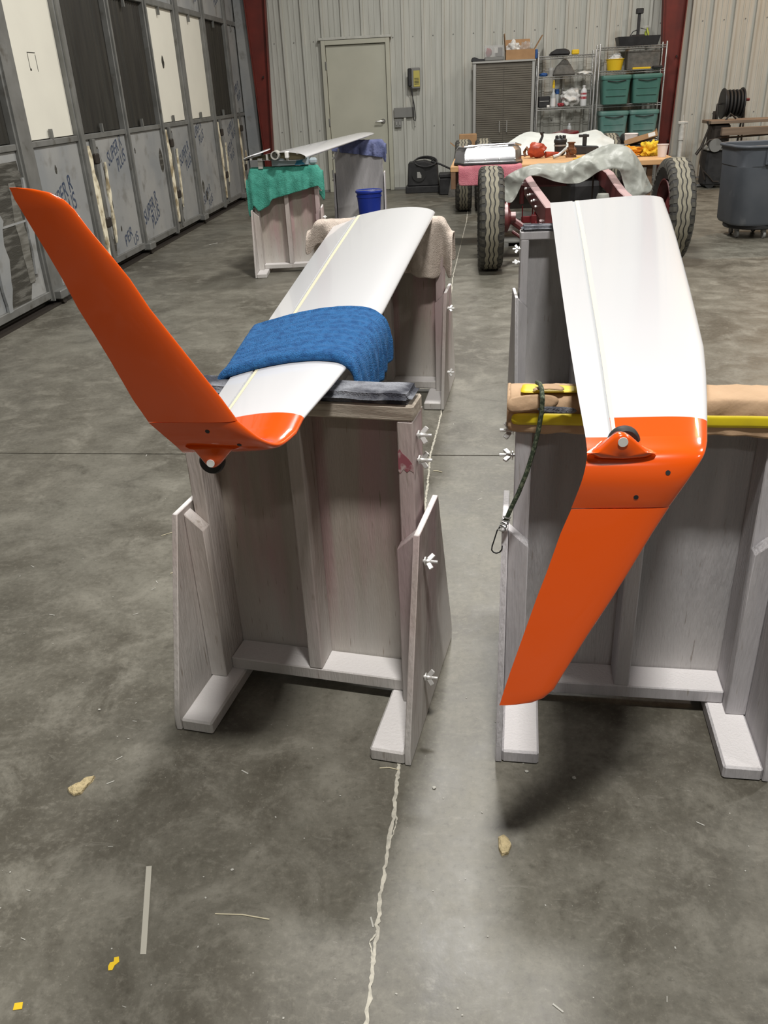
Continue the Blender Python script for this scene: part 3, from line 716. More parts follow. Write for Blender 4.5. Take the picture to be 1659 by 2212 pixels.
# --- right wing, inverted
le2 = poly3([onz(1430, 424, .945), onz(1457, 499, .94), onz(1487, 611, .936), onz(1520, 747, .930), onz(1527, 824, .928), onz(1528, 908, .926), onz(1528, 950, .926)])
te2 = poly3([onz(1189, 446, .950), onz(1211, 611, .946), onz(1230, 743, .942), onz(1248, 853, .939), onz(1267, 956, .937), onz(1270, 975, .935)])
bl2 = [(ony(1520, 985, 1.325), ony(1268, 985, 1.325), math.radians(28)), (ony(1490, 1032, 1.307), ony(1258, 1035, 1.307), math.radians(58)), (ony(1446, 1093, 1.308), ony(1234, 1098, 1.308), math.radians(80))]
P2 = Vector((0, 1.308, .832)); N2 = Vector((0, 1, -math.tan(math.radians(10))))
wl2 = [(1098, 1234, 1093, 1446), (1152, 1211, 1150, 1410), (1239, 1180, 1237, 1357), (1290, 1160, 1290, 1324), (1371, 1131, 1371, 1270), (1455, 1101, 1455, 1217), (1488, 1090, 1488, 1197), (1507, 1084, 1507, 1175), (1517, 1081, 1517, 1150), (1522, 1079, 1522, 1115), (1523.5, 1078.5, 1523.5, 1095)]
ysr = [4.42, 4.1, 3.7, 3.3, 2.9, 2.5, 2.2, 1.93, 1.75, 1.6, 1.48]
W2, o2 = make_wing('glider_wing', 'inverted white glider wing with hanging orange winglet over the paper-wrapped stand', le2, te2, ysr, 1.468, 1.375, bl2, None, -1, wl2, (P2, N2))
# --- tip wheels in their fairings
def tipwheel(base, org, outline, yf, yb, wc, wr, hubc, hubr, ywheel):
    pts = [ony(u, v, yf)-org for u, v in outline]; c = sum(pts, Vector())/len(pts)
    rs = []
    for y, k in ((yf-.004, .80), (yf-.0015, .93), (yf+.004, 1.0), (yf+.012, .94), (yf+.020, .78), (yb, .5)):
        rs.append([Vector((c.x+(p.x-c.x)*k, y-org.y, c.z+(p.z-c.z)*k)) for p in pts])
    lab(B().rings(rs).done('wheel_fairing', 'orange', base, smooth=60), 'orange wheel fairing')
    w_ = ony(*wc, ywheel)-org; r = (ony(wc[0]+wr, wc[1], ywheel)-ony(*wc, ywheel)).length
    wl = B().lathe([(r*.5, -.011), (r*.85, -.011), (r, -.005), (r, .005), (r*.85, .011), (r*.5, .011)], 28, w_, 'y').done('tip_wheel', 'rubber', base)
    h_ = ony(*hubc, yf-.0045)-org; rr = (ony(hubc[0]+hubr, hubc[1], yf)-ony(*hubc, yf)).length
    B().lathe([(rr, -.0012), (rr, .001)], 20, h_, 'y').done('hub_cap', 'hub', base)
def bell(x0, x1, yb, yt, flip=1, n=17):
    o = []
    for k in range(n):
        t = k/(n-1); s = (.5-.5*math.cos(2*math.pi*t))**1.15; o.append((x0+(x1-x0)*t, yb+(yt-yb)*s))
    return o
out1 = bell(398, 522, 964, 1012)+[(486, 962), (434, 962)]
tipwheel(W1, o1, out1, 1.375, 1.412, (459, 996), 27, (455, 1001), 8.5, 1.425)
out2 = bell(1268, 1420, 980, 936)+[(1400, 988), (1345, 993), (1290, 990)]
tipwheel(W2, o2, out2, 1.312, 1.352, (1347, 953), 35, (1346, 955), 11, 1.366)
def hole(base, org, u, v, y, r=.0042):
    p = ony(u, v, y)-org; B().lathe([(r, -.004), (r, .004)], 14, p, 'y').done('screw_hole', 'black', base)
HOLES = [(W1, o1, 448, 932), (W1, o1, 517, 961), (W2, o2, 1443, 1021), (W2, o2, 1374, 1074)]
# place each hole on the tip surface by casting the sight line on the built mesh
for base, org, u, v in HOLES:
    tip = [c for c in base.children if c.name.startswith('blended_tip')][0]
    d = ray(u, v).normalized(); ok, loc, nn_, _ = tip.ray_cast(O-org, d)
    if ok:
        q = nn_.to_track_quat('Z', 'Y').to_matrix().to_4x4()
        B(Matrix.Translation(loc) @ q).lathe([(.0042, -.002), (.0042, .0006)], 14).done('screw_hole', 'black', base)
for u, v in ((1218, 567), (1224, 617)):          # short pencil marks across the aileron
    p = onz(u, v, .957)-o2; B().box(p.x-.02, p.x+.02, p.y-.0015, p.y+.0015, p.z-.012, p.z-.0002)
# --- third wing, upright, in the background
def w3(y): k = (y-7.74)/(11.35-7.74); return Vector((lin(-1.29, -.985, k), y, lin(.985, .985, k))), Vector((lin(-1.845, -1.30, k), y, lin(.978, .978, k)))
W3 = thing('glider_wing', 'white glider wing root with open ribs above the green towel', 'wing', (-1.56, 7.74, .96))
o3 = W3.location.copy(); rs = []
for y in (7.75, 8.3, 9.0, 9.8, 10.5, 11.0, 11.2):
    L_, T_ = w3(y); rs.append([p-o3 for p in section(L_, T_, Vector((0, 0, 1)), t=.12, m_=.03)])
for y, a, c in ((11.32, .03, .06), (11.38, .10, .14), (11.40, .3, .35)):
    L_, T_ = w3(y); d = T_-L_; rs.append([p-o3 for p in section(L_+d*a, T_-d*c, Vector((0, 0, 1)), t=.10, m_=.03)])
B().rings(rs, cap=False).done('wing_skin', 'white', W3, smooth=40)
L_, T_ = w3(7.75); d = T_-L_
rib = [p-o3 for p in section(L_, T_, Vector((0, 0, 1)), x0=.0, x1=.93, t=.108, m_=.03)]
b = B(); b.rings([[p+Vector((0, .05, 0)) for p in rib], [p+Vector((0, .056, 0)) for p in rib]]).done('root_rib', 'rib', W3)
for x in (.30, .62, .88):
    P = L_+d*x-o3; a, c = af(x, .12, .03); cc = d.length
    B().box(P.x-.008, P.x+.008, P.y+.002, P.y+.06, P.z+c*cc+.001, P.z+a*cc-.001).done('rib_post', 'spar', W3)
P = L_+d*.42-o3
B().lathe([(.030, 0), (.036, 0), (.036, -.11), (.027, -.11), (.027, -.02), (0.005, -.02)], 20, (P.x-.03, P.y+.06, P.z+.03), 'y', cap=False).done('spar_tube', 'spar', W3)
P = L_+d*.27-o3; B().box(P.x-.03, P.x+.0, P.y-.03, P.y+.05, P.z-.0, P.z+.055).done('fitting', 'hub', W3, bevel=.006)
P = L_+d*.14-o3; B().lathe([(.012, 0), (.012, -.02)], 10, (P.x, P.y+.05, P.z+.035), 'y').done('pin', 'spar', W3)
T2 = T_-o3                                   # drooped flap piece beside the root
cloth('flap_piece', [[(T2.x+.13, T2.y+.02, T2.z+.045), (T2.x+.05, T2.y-.02, T2.z+.035), (T2.x-.03, T2.y-.04, T2.z-.005)], [(T2.x+.22, T2.y+.35, T2.z+.075), (T2.x+.12, T2.y+.33, T2.z+.06), (T2.x+.02, T2.y+.3, T2.z+.01)]], 'white', W3, sub=2, thick=.006)
B().box(T2.x+.12, T2.x+.16, T2.y+.03, T2.y+.06, T2.z-.075, T2.z+.01).done('prop', 'spar', W3)

# ================================================================== cloths on the stands
# blue towel over the left wing
def wing_top(y, x, off):
    L_, T_ = le1(y), te1(y); k = (x-L_.x)/(T_.x-L_.x); k = min(max(k, .0), 1.0); a = af(k)[0]
    return lin(L_.z, T_.z, k)+a*(T_-L_).length+off
g = []
for i in range(25):
    t = i/24; row = []
    y = lin(1.915, 2.345, t); L_, T_ = le1(y), te1(y)
    for k, zz in ((-.040, -.055), (-.036, -.02), (-.022, .004)): row.append(Vector((T_.x+k, y, T_.z+zz+.01*t)))
    for s in (1.0, .9, .75, .6, .45, .3, .16, .06): x = L_.x+(T_.x-L_.x)*s; row.append(Vector((x, y, wing_top(y, x, .012))))
    hang = .15-.03*t
    for k, zz in ((.012, .006), (.022, -.03), (.024+.007*math.sin(t*40), -.065), (.022+.009*math.sin(t*40), -.10), (.020+.010*math.sin(t*40), -hang)): row.append(Vector((L_.x+k, y, L_.z+zz)))
    wob = .0055*math.sin(i*2.4)
    g.append([p+Vector((0, 0, wob if 2 < j < 11 else 0))+Vector((wob if j >= 11 else 0, 0, 0)) for j, p in enumerate(row)])
# rolled front and back edges: fold the sheet back under itself
f0 = [p+Vector((0, -.012, -.004)) for p in g[0]]; f1 = [p+Vector((0, .004, -.012)) for p in g[0]]; g[0] = [p+Vector((0, -.004, .009)) for p in g[0]]; g[1] = [p+Vector((0, 0, .006)) for p in g[1]]
g = [f1, f0]+g
bt = cloth('blue_towel', g, 'bluetowel', None, sub=2, thick=.009, amp=.004, nscale=.02); tag(bt, 'blue terry towel draped over the upright white wing', 'towel')
def drape(name, label, mname, C, rz, x0, x1, ztop, front, back, seed, over=.02, amp=.02, endl=0, endr=0, thick=.008, ns=.07, yw=.058, fold=.012):
    """towel laid over a stand rail: rows along x; front/back = hang lengths as functions of x"""
    M = Matrix.Translation((C[0], C[1], 0)) @ Matrix.Rotation(math.radians(rz), 4, 'Z'); g = []; n = 33; R_ = random.Random(seed)
    for i in range(n):
        t = i/(n-1); x = lin(x0, x1, t); fh, bh = front(t), back(t); w_ = fold*(math.sin(i*.95+seed)+.7*math.sin(i*1.7+seed*2))+R_.uniform(-.005, .005)
        dz = 0
        if t < .06: dz = endl
        if t > .94: dz = endr
        row = [(x, yw+.015+w_, ztop-bh), (x, yw+.01, ztop-bh*.5), (x, yw, ztop-.008), (x, .03, ztop+.006), (x, -.03, ztop+.006), (x, -yw, ztop-.008), (x, -yw-.012-w_*.5, ztop-fh*.35), (x, -yw-.018-w_, ztop-fh*.7), (x, -yw-.022-w_*1.4, ztop-fh)]
        g.append([M @ Vector((p[0], p[1], p[2]+dz)) for p in row])
    o = cloth(name, g, mname, None, sub=3, thick=thick, amp=amp, nscale=ns); return tag(o, label, 'towel')
drape('cream_towel', 'cream towel bunched over the stand behind the blue towel', 'creamtowel', (-.349, 4.366), -6, -.40, .345, .905, lambda t: .10 if t < .3 else (.17+.12*t if t < .93 else .2), lambda t: .15, 2, amp=.014, endl=-.05, endr=-.07, fold=.024, ns=.09)
drape('green_towel', 'green towel draped over the stand below the open wing root', 'greentowel', (-1.511, 7.858), 5, -.345, .345, .905, lambda t: .30 if t < .12 else (.36-.33*(t-.12) if t < .3 else .26-.16*(t-.3)), lambda t: .25 if t > .1 else .38, 5, amp=.010, endl=-.10, endr=-.05, fold=.010)
drape('lilac_towel', 'blue-grey cloth over the stand behind the blue bucket', 'lilac', (-1.18, 11.06), 0, -.32, .345, .925, lambda t: .10+.10*t, lambda t: .12, 8, amp=.015, endr=-.05)
# block under the wing root
blk = tag(B(Matrix.Rotation(math.radians(5), 4, 'Z')).box(-.17, .155, -.065, .07, 0, .062).done('support_block', 'bluegrey', loc=(-1.44, 7.87, .919), bevel=.004), 'blue-grey block between the green towel and the wing root', 'block')
lab(B(Matrix.Rotation(math.radians(5), 4, 'Z')).prism([(.03, .0), (.05, .03), (.04, .060), (.12, .060), (.10, .03), (.125, .005)], 'y', -.0665, -.0655).done('paint_patch', 'bluepatch', blk, smooth=0), 'dark blue patch')
B(Matrix.Rotation(math.radians(5), 4, 'Z')).box(.156, .225, -.05, .06, .0, .05).done('tape_wad', 'bluegrey', blk, bevel=.015)
# blue bucket
bk = thing('bucket', 'blue plastic bucket on the floor by the far stand', 'bucket', (-1.03, 10.60, 0))
B().lathe([(.0, .004), (.115, .004), (.118, 0), (.150, .38), (.164, .38), (.164, .40), (.158, .405), (.146, .40), (.112, .012), (0, .012)], 36, cap=False).done('bucket_body', 'bucket', bk)
B().lathe([(.147, .33), (.153, .33), (.153, .345), (.149, .345)], 36, cap=False).done('bucket_rim', 'bucket', bk)
hp = [(.165*math.cos(a), -.02*math.sin(a)+.05*math.sin(a), .395+.02*math.sin(a)) for a in [math.pi*k/14 for k in range(15)]]
B().tube([(p[0], p[1]-.17*math.sin(math.pi*k/14), p[2]-.02*0) for k, p in enumerate(hp)], .003, 6).done('handle', 'zinc', bk)
# ================================================================== truck chassis
TR = .43
ch = thing('truck_chassis', 'red truck chassis, pinkish on top, on ribbed tyres under the grey tarp', 'chassis', (1.09, 9.6, 0))
co = ch.location.copy()
def tyre(x, y, r=TR, w=.205, tread=True):
    c = Vector((x, y, r))-co; hw = w/2
    prof = [(.26, -hw*.62), (.30, -hw*.80), (.35, -hw*.96), (.395, -hw*1.0), (.418, -hw*.86), (.426, -hw*.6), (.426, hw*.6), (.418, hw*.86), (.395, hw), (.35, hw*.96), (.30, hw*.80), (.26, hw*.62), (.25, 0)]
    k = r/.432
    t = B().lathe([(a*k, h) for a, h in prof], 48, c, 'x', cap=False).done('tyre', 'tyre', ch, smooth=40)
    if tread:                                              # zig-zag ribs of the tread
        n = 96
        for q, (u, wv) in enumerate(((-.038, .028), (0.0, .026), (.038, .028))):
            b = B(); L_, R_, Li, Ri = [], [], [], []
            for i in range(n):
                a = 2*math.pi*i/n; z_ = .0045*(1 if (i//2) % 2 else -1); rr = r+.0; ri = r-.010
                for lst, off, ra in ((L_, u-wv/2+z_, rr), (R_, u+wv/2+z_, rr), (Li, u-wv/2+z_, ri), (Ri, u+wv/2+z_, ri)):
                    lst.append((c.x+off, c.y+ra*math.sin(a), c.z+ra*math.cos(a)))
            rings = [[L_[i], R_[i], Ri[i], Li[i]] for i in range(n)]; rings.append(rings[0])
            b.rings(rings, False).done('tread_rib', 'tread', t)
        b = B()
        for s in (-1, 1):
            for i in range(40):
                a = 2*math.pi*(i+.5*(s > 0))/40
                Mx = Matrix.Translation(c) @ Matrix.Rotation(a, 4, 'X')
                q = B(Mx); q.bm.free(); q.bm = b.bm
                q.prism([(s*.060, r-.003), (s*.084, r-.008), (s*.104, r-.034), (s*.106, r-.075), (s*.09, r-.08), (s*.06, r-.03)], 'y', -.019, .019)
        b.done('shoulder_lugs', 'lug', t, kind='stuff')
    inn = -1 if x > 1.09 else 1                            # wheel dished towards the frame
    rim = B().lathe([(.255, -.085), (.265, -.085), (.25, -.07), (.235, 0), (.25, .07), (.265, .085), (.255, .085), (.225, .02), (.15, .02*inn+.0), (.10, .04*inn), (.05, .05*inn), (0.001, .05*inn)], 32, c, 'x', cap=False).done('wheel_rim', 'pinkred', t)
    return t
tyre(.312, 7.70); tyre(1.885, 7.80)
tyre(.115, 11.62); tyre(.37, 11.62); tyre(1.95, 11.62); tyre(2.2, 11.62, tread=False)
# frame rails, kicked up behind the front axle
def rail(path, nm):
    b = B(); rs = []
    for p in path:
        p = Vector(p)-co; w_, h_ = .036, .075
        rs.append([p+Vector((-w_, 0, -h_)), p+Vector((w_, 0, -h_)), p+Vector((w_, 0, h_)), p+Vector((-w_, 0, h_))])
    return b.rings(rs).done(nm, 'pinkred', ch, bevel=.006)
railL = [(.60, 12.6, .60), (.62, 9.6, .62), (.645, 8.55, .655), (.665, 8.25, .645), (.70, 7.95, .59), (.735, 7.65, .545), (.745, 7.3, .53), (.745, 6.95, .53)]
rail(railL, 'frame_rail'); rail([(2.085-x if False else 1.42+(.70-x)*-.35, y, z) for x, y, z in railL], 'frame_rail')
for y, z in ((7.15, .50), (8.9, .60), (10.6, .58)): B().box(.76-co.x, 1.40-co.x, y-.04-co.y, y+.04-co.y, z-.05, z+.05).done('crossmember', 'pinkred', ch, bevel=.006)
ax = [(.42, 7.70, .40), (.50, 7.70, .41), (.56, 7.69, .37), (.64, 7.68, .31), (.78, 7.68, .29), (1.09, 7.7, .28), (1.40, 7.74, .29), (1.56, 7.76, .33), (1.66, 7.78, .39), (1.78, 7.8, .42)]
B().tube([Vector(p)-co for p in ax], .034, 8).done('front_axle', 'pinkred', ch)
B().tube([Vector((p[0], p[1]-.06, p[2]-.085))-co for p in ax[1:-1]], .014, 8).done('tie_rod', 'pinkred', ch)
for x, s in ((.43, 1), (1.765, -1)):
    B().lathe([(.12, 0), (.12, s*.03), (.05, s*.06), (.05, s*.10)], 24, Vector((x, 7.70 if s > 0 else 7.8, .43))-co, 'x').done('brake_drum', 'pinkred', ch)
B().tube([Vector(p)-co for p in ((.30, 11.62, .43), (2.0, 11.62, .43))], .05, 10).done('rear_axle', 'pinkred', ch)
for x in (.70, 1.47):
    for k in range(3): B().tube([Vector((x, 7.2+.5*t+(.0), .36+.11*(2*t-1)**2-.016*k))-co for t in [i/8 for i in range(9)]], .012, 6).done('leaf_spring', 'darkred', ch)
# brackets, bolts and the front suspension hardware by the near rail
for a, c_ in (((.585, 8.02, .50), (.625, 8.06, .66)), ((.60, 7.98, .34), (.72, 8.0, .40)), ((.60, 7.9, .37), (.61, 7.92, .50)), ((.69, 7.9, .37), (.70, 7.92, .50)), ((.60, 7.85, .25), (.80, 7.92, .30)), ((.66, 7.6, .2), (.80, 7.66, .46)), ((.82, 7.7, .34), (1.0, 7.76, .40))):
    B().box(a[0]-co.x, c_[0]-co.x, a[1]-co.y, c_[1]-co.y, a[2], c_[2]).done('bracket', 'darkred', ch, bevel=.006)
b = B()
for k in range(9):
    y = 8.35-.09*k; z = interp([(p[1], Vector((0, 0, p[2]))) for p in railL], y).z; xx = interp([(p[1], Vector((p[0], 0, 0))) for p in railL], y).x
    b.lathe([(.011, 0), (.011, -.012), (.004, -.016)], 8, Vector((xx-.036, y, z-.02+.03*(k % 2)))-co, 'x')
b.done('rivets', 'zinc', ch, kind='stuff')
B().tube([Vector(p)-co for p in ((.53, 8.35, .62), (.50, 8.25, .52), (.47, 8.1, .44), (.43, 7.95, .40), (.42, 7.85, .38))], .026, 10).done('hose', 'darkred', ch)
B().tube([Vector(p)-co for p in ((.75, 7.6, .52), (.86, 7.4, .49), (1.0, 7.2, .49))], .022, 8).done('brace', 'pinkred', ch)
B().lathe([(.045, 0), (.052, .03), (.052, .11), (.045, .13)], 16, Vector((1.23, 7.45, .50))-co).done('reservoir', 'tarp', ch)
B().tube([Vector((1.24, 8.1, .5))-co, Vector((1.24, 8.1, .78))-co], .008, 6).done('stay', 'rust', ch)
B().lathe([(.10, 0), (.10, .05), (.085, .05), (.085, 0.0)], 24, Vector((1.70, 7.72, .46))-co, 'x', cap=False).done('hub_ring', 'pinkred', ch)
B().box(1.10-co.x, 1.40-co.x, 8.5-co.y, 9.3-co.y, .15, .62).done('gearbox', 'black', ch, bevel=.04)
# dark red body panels behind the table
bp = thing('fender_panels', 'dark red body panels lying behind the chrome pan', 'car part', (.9, 11.9, .55))
B().bar((-.30, -.2, .12), (.62, .0, .33), .5, .05).done('panel', 'darkred', bp, bevel=.01)
B().bar((-.1, -.35, .08), (.0, -.3, .33), .10, .03).done('arm', 'pinkred', bp, bevel=.01)
B().box(-.32, .1, -.4, -.1, .0, .22).done('panel', 'darkred', bp, bevel=.02)
for y in (-.3, .2):
    B().box(-.25, .6, y, y+.05, -.55, .12).done('prop', 'rust', bp)
# low plank deck under the chassis
dk = thing('plank_deck', 'low deck of grey planks on the floor beneath the truck chassis', 'deck', (.95, 9.9, 0))
pl0 = None
for k in range(12):
    if pl0 is None: pl0 = B().box(-.55, .55, -.075, .075, .0385, .062).done('plank', 'plank', dk, bevel=.004); pl0.location = (0, -1.05, 0)
    else: inst(pl0, dk, (random.uniform(-.02, .02), -1.05+.175*k, 0))
for x in (-.45, .45): B().box(x-.04, x+.04, -1.15, 1.0, 0, .038).done('runner', 'plank', dk)

# ================================================================== work table
TZ = .79
fl, frr, bl = onz(977, 361, TZ), onz(1467, 343, TZ), onz(962, 341, TZ)
TY0, TX0, TX1 = (fl.y+frr.y)/2, fl.x, frr.x
TD = 1.0
tb = thing('work_table', 'wooden work table behind the truck tyres holding tools and rags', 'table', ((TX0+TX1)/2, TY0+TD/2, 0), math.atan2(frr.y-fl.y, frr.x-fl.x))
hw = (TX1-TX0)/2
TM = Matrix.Translation(tb.location) @ Matrix.Rotation(tb.rotation_euler.z, 4, 'Z')
B().box(-hw, hw, -TD/2, TD/2, TZ-.045, TZ).done('table_top', 'tabletop', tb, bevel=.003)
for x in (-hw+.40, hw-.22):
    for y in (-TD/2+.10, TD/2-.06):
        B().box(x-.025, x+.025, y-.025, y+.025, 0, TZ-.0455).done('leg', 'tableleg', tb, bevel=.003)
B().box(-hw+.004, -hw+.05, -TD/2+.004, TD/2-.02, TZ-.20, TZ-.0455).done('end_apron', 'tableleg', tb, bevel=.003)
B().box(-hw+.05, hw-.05, TD/2-.05, TD/2-.02, TZ-.15, TZ-.0455).done('back_apron', 'tableleg', tb, bevel=.003)
def T(x, y, z=0): return TM @ Vector((x, y, TZ+z))
def tp(u, v, h=0.0): return onz(u, v, TZ+h)                 # sight point on the table top
def tl(u, v): p = TM.inverted() @ onz(u, v, TZ); return p.x, p.y
# pink towel hanging over the front edge
def pinkrow(u0, k):
    pass
xa, xb = tl(990, 362)[0], tl(1128, 357)[0]
g = []
for i in range(12):
    t = i/11; x = lin(xa, xb, t); d = .17 if t < .85 else .17*(1-(t-.85)*1.5); w_ = .006*math.sin(i*2.3)
    row = [T(x-.05+.02*math.sin(i), -TD/2+.42+.03*math.sin(i*1.7), .004), T(x-.03, -TD/2+.2, .004), T(x, -TD/2+.03, .005), T(x, -TD/2-.008, .0), T(x+w_, -TD/2-.015-w_, -.05), T(x-w_, -TD/2-.016+w_, -d*.7), T(x+w_, -TD/2-.014+w_, -d)]
    g.append(row)
tag(cloth('pink_towel', g, 'pink', None, 2, .005, .004, .05), 'pink towel under the chrome pan on the work table', 'towel')
# chrome pan, a shallow octagonal casting
def cpan():
    yp = TY0+.27; p0, p1 = ony(981, 340, yp), ony(1127, 345, yp)
    c = (p0+p1)/2; hx = (p1-p0).length/2
    t = thing('chrome_pan', 'polished chrome octagonal pan on the pink towel', 'car part', (c.x, c.y, TZ+.006))
    def octa(sx, sy, z): return [(-sx, -sy*.45, z), (-sx*.72, -sy, z), (sx*.80, -sy, z), (sx, -sy*.45, z), (sx, sy*.45, z), (sx*.80, sy, z), (-sx*.72, sy, z), (-sx, sy*.45, z)]
    B().rings([octa(hx, .22, 0), octa(hx, .22, .018)]).done('gasket', 'black', t, bevel=.003)
    B().rings([octa(hx, .22, .0185), octa(hx*1.0, .22, .024), octa(hx*.97, .205, .027), octa(hx*.95, .195, .12), octa(hx*.86, .165, .155), octa(hx*.78, .15, .155), octa(hx*.72, .135, .125)]).done('pan_body', 'chrome', t, bevel=.006, seg=2)
    B().tube([(-hx*.7, -.155, .158), (-hx*.2, -.165, .17), (hx*.75, -.150, .175), (hx*.95, .0, .15)], .010, 8).done('edge_rail', 'chrome', t)
    for x in (-.6, -.1, .3, .75): B().lathe([(.012, 0), (.012, .02), (.005, .03)], 8, (x*hx, -.195, .024)).done('stud', 'chrome', t)
cpan()
def small(name, label, cat, m, u, v, build, dy=0.0):
    p = tp(u, v); b = B(); build(b); o = b.done(name, m, None, bevel=.003, loc=(p.x, p.y+dy, TZ+.001)); return tag(o, label, cat)
# red power tool
rt = thing('power_tool', 'red power tool with dark handle beside the chrome pan', 'tool', (tp(1160, 343).x, tp(1160, 343).y+.08, TZ))
B().blob((0, 0, .075), .075, 3, .35, 3, (1.25, .8, .95)).done('tool_body', 'orangetool', rt)
B().tube([(.02, 0, .12), (.055, .02, .20), (.045, .02, .235)], [.014, .013, .02], 10).done('handle', 'black', rt)
B().tube([(.09, 0, .03), (.20, .04, .035), (.25, .05, .03)], [.03, .014, .01], 10).done('nozzle', 'orangetool', rt)
B().tube([(-.06, -.02, .05), (-.10, .0, .10), (-.12, .03, .06), (-.11, .02, .02)], .015, 8).done('trigger_guard', 'brass', rt)
# distributor
ds = thing('distributor', 'black ribbed distributor standing on the work table', 'car part', (tp(1212, 338).x, tp(1212, 338).y+.12, TZ))
B().lathe([(.03, 0), (.055, .02), (.06, .12), (.066, .125), (.066, .15), (.05, .165)], 20).done('body', 'black', ds)
B().lathe([(.062, .09), (.064, .09), (.064, .105), (.062, .105)], 20, cap=False).done('band', 'cabframe', ds)
for k in range(8):
    a = k*math.pi/4; B().lathe([(.010, .160), (.010, .185), (.006, .19)], 8, (.044*math.cos(a), .044*math.sin(a), 0)).done('tower', 'black', ds)
o = tag(B().tube([(0, 0, .02), (.05, .01, .03), (.09, .03, .06), (.13, .04, .09)], [.018, .016, .013, .018], 8).done('fuel_elbow', 'cabframe', loc=(tp(1196, 345).x, tp(1196, 345).y+.06, TZ)), 'grey curved pipe fitting beside the distributor', 'fitting')
cb = thing('carburettor', 'brown metal carburettor part on the work table', 'car part', (tp(1235, 341).x, tp(1235, 341).y+.08, TZ))
B().blob((0, 0, .06), .05, 8, .5, 3, (1, .8, 1.1)).done('body', 'brass', cb); B().lathe([(.03, .09), (.03, .13), (.04, .13), (.04, .14)], 14).done('throat', 'brass', cb); B().box(-.05, .05, -.03, .03, 0, .02).done('base', 'brass', cb, bevel=.003)
bx = thing('black_clamp_box', 'black box with upright clamp on the work table', 'tool', (tp(1268, 335).x, tp(1268, 335).y+.16, TZ))
B().prism([(-.10, 0), (.12, 0), (.13, .07), (-.11, .085)], 'y', -.06, .06).done('box', 'black', bx, bevel=.006)
B().box(-.03, .01, -.02, .02, .08, .19).done('post', 'black', bx, bevel=.004); B().box(-.07, .03, -.025, .025, .16, .185).done('jaw', 'black', bx, bevel=.004)
def yellow_bits(i, u, v, dx, dy, r, lb):
    p = tp(u, v); tag(B().tube([(0, 0, r), (dx*.5, dy*.5, r*1.3), (dx, dy, r)], r, 6).done('paint_stick', 'yellow', loc=(p.x, p.y, TZ+.0005)), lb, 'stick')
yellow_bits(0, 1238, 345, .18, .03, .006, 'yellow stick lying nearest the brown carburettor'); yellow_bits(1, 1246, 341, .20, -.02, .006, 'yellow stick crossing over toward the tarp'); yellow_bits(2, 1292, 325, .14, .05, .012, 'thick yellow handle beside the black clamp box'); yellow_bits(3, 1326, 320, .10, .06, .012, 'yellow handle leaning beside the grey dish')
# rags
for u, v, r, sc_, m_, lb, sd in ((1358, 340, .09, (1.3, .8, .55), 'rag', 'crumpled orange rag on the work table', 2), (1404, 338, .08, (1.05, .8, .85), 'ragy', 'crumpled yellow rag with green patch beside the white cup', 6)):
    p = tp(u, v); o = tag(B().blob((0, 0, r*sc_[2]*.85), r, sd, .75, 4, sc_, 2.6).done('rag', m_, loc=(p.x, p.y+.06, TZ), smooth=60), lb, 'rag')
    for vv in o.data.vertices: vv.co.z = max(vv.co.z, .001)
p = tp(1432, 340); tag(B().lathe([(0, 0), (.038, 0), (.050, .105), (.054, .105), (.054, .112), (.049, .112), (.037, .008), (0, .008)], 24, cap=False).done('foam_cup', 'cup', loc=(p.x, p.y+.05, TZ+.001)), 'white foam cup at the right end of the work table', 'cup')
p = tp(1345, 325); tag(B().lathe([(0, 0), (.07, 0), (.085, .05), (.08, .05), (.066, .008), (0, .008)], 24, cap=False).done('dish', 'boxgrey', loc=(p.x, p.y+.10, TZ+.001)), 'shallow grey dish on the work table', 'dish')
p = tp(1375, 318); tag(B().lathe([(0, 0), (.06, 0), (.07, .12), (.075, .125), (.07, .13), (.06, .125), (.055, .01), (0, .01)], 24, cap=False).done('tub', 'cup', loc=(p.x-.03, p.y+.20, TZ+.001)), 'pale tub behind the cardboard tray', 'tub')
p = tp(1390, 325); tray = thing('cardboard_tray', 'tilted brown cardboard tray with white label behind the rags', 'box', (p.x, p.y+.16, TZ))
RT = Matrix.Translation((0, 0, .075)) @ Matrix.Rotation(math.radians(-14), 4, 'Y') @ Matrix.Rotation(math.radians(-12), 4, 'X')
B(RT).box(-.15, .15, -.11, .11, 0, .005).done('tray_bottom', 'card', tray)
B(RT).box(-.15, .15, -.115, -.11, 0, .05).done('tray_side', 'card', tray); B(RT).box(-.15, .15, .11, .115, 0, .07).done('tray_side', 'card', tray)
B(RT).box(.15, .155, -.115, .115, 0, .07).done('tray_end', 'card', tray); B(RT).box(.06, .13, -.1175, -.1155, .008, .045).done('paper_label', 'paper', tray)
B().box(-.13, .13, -.08, .08, 0, .05).done('tray_prop', 'black', tray)
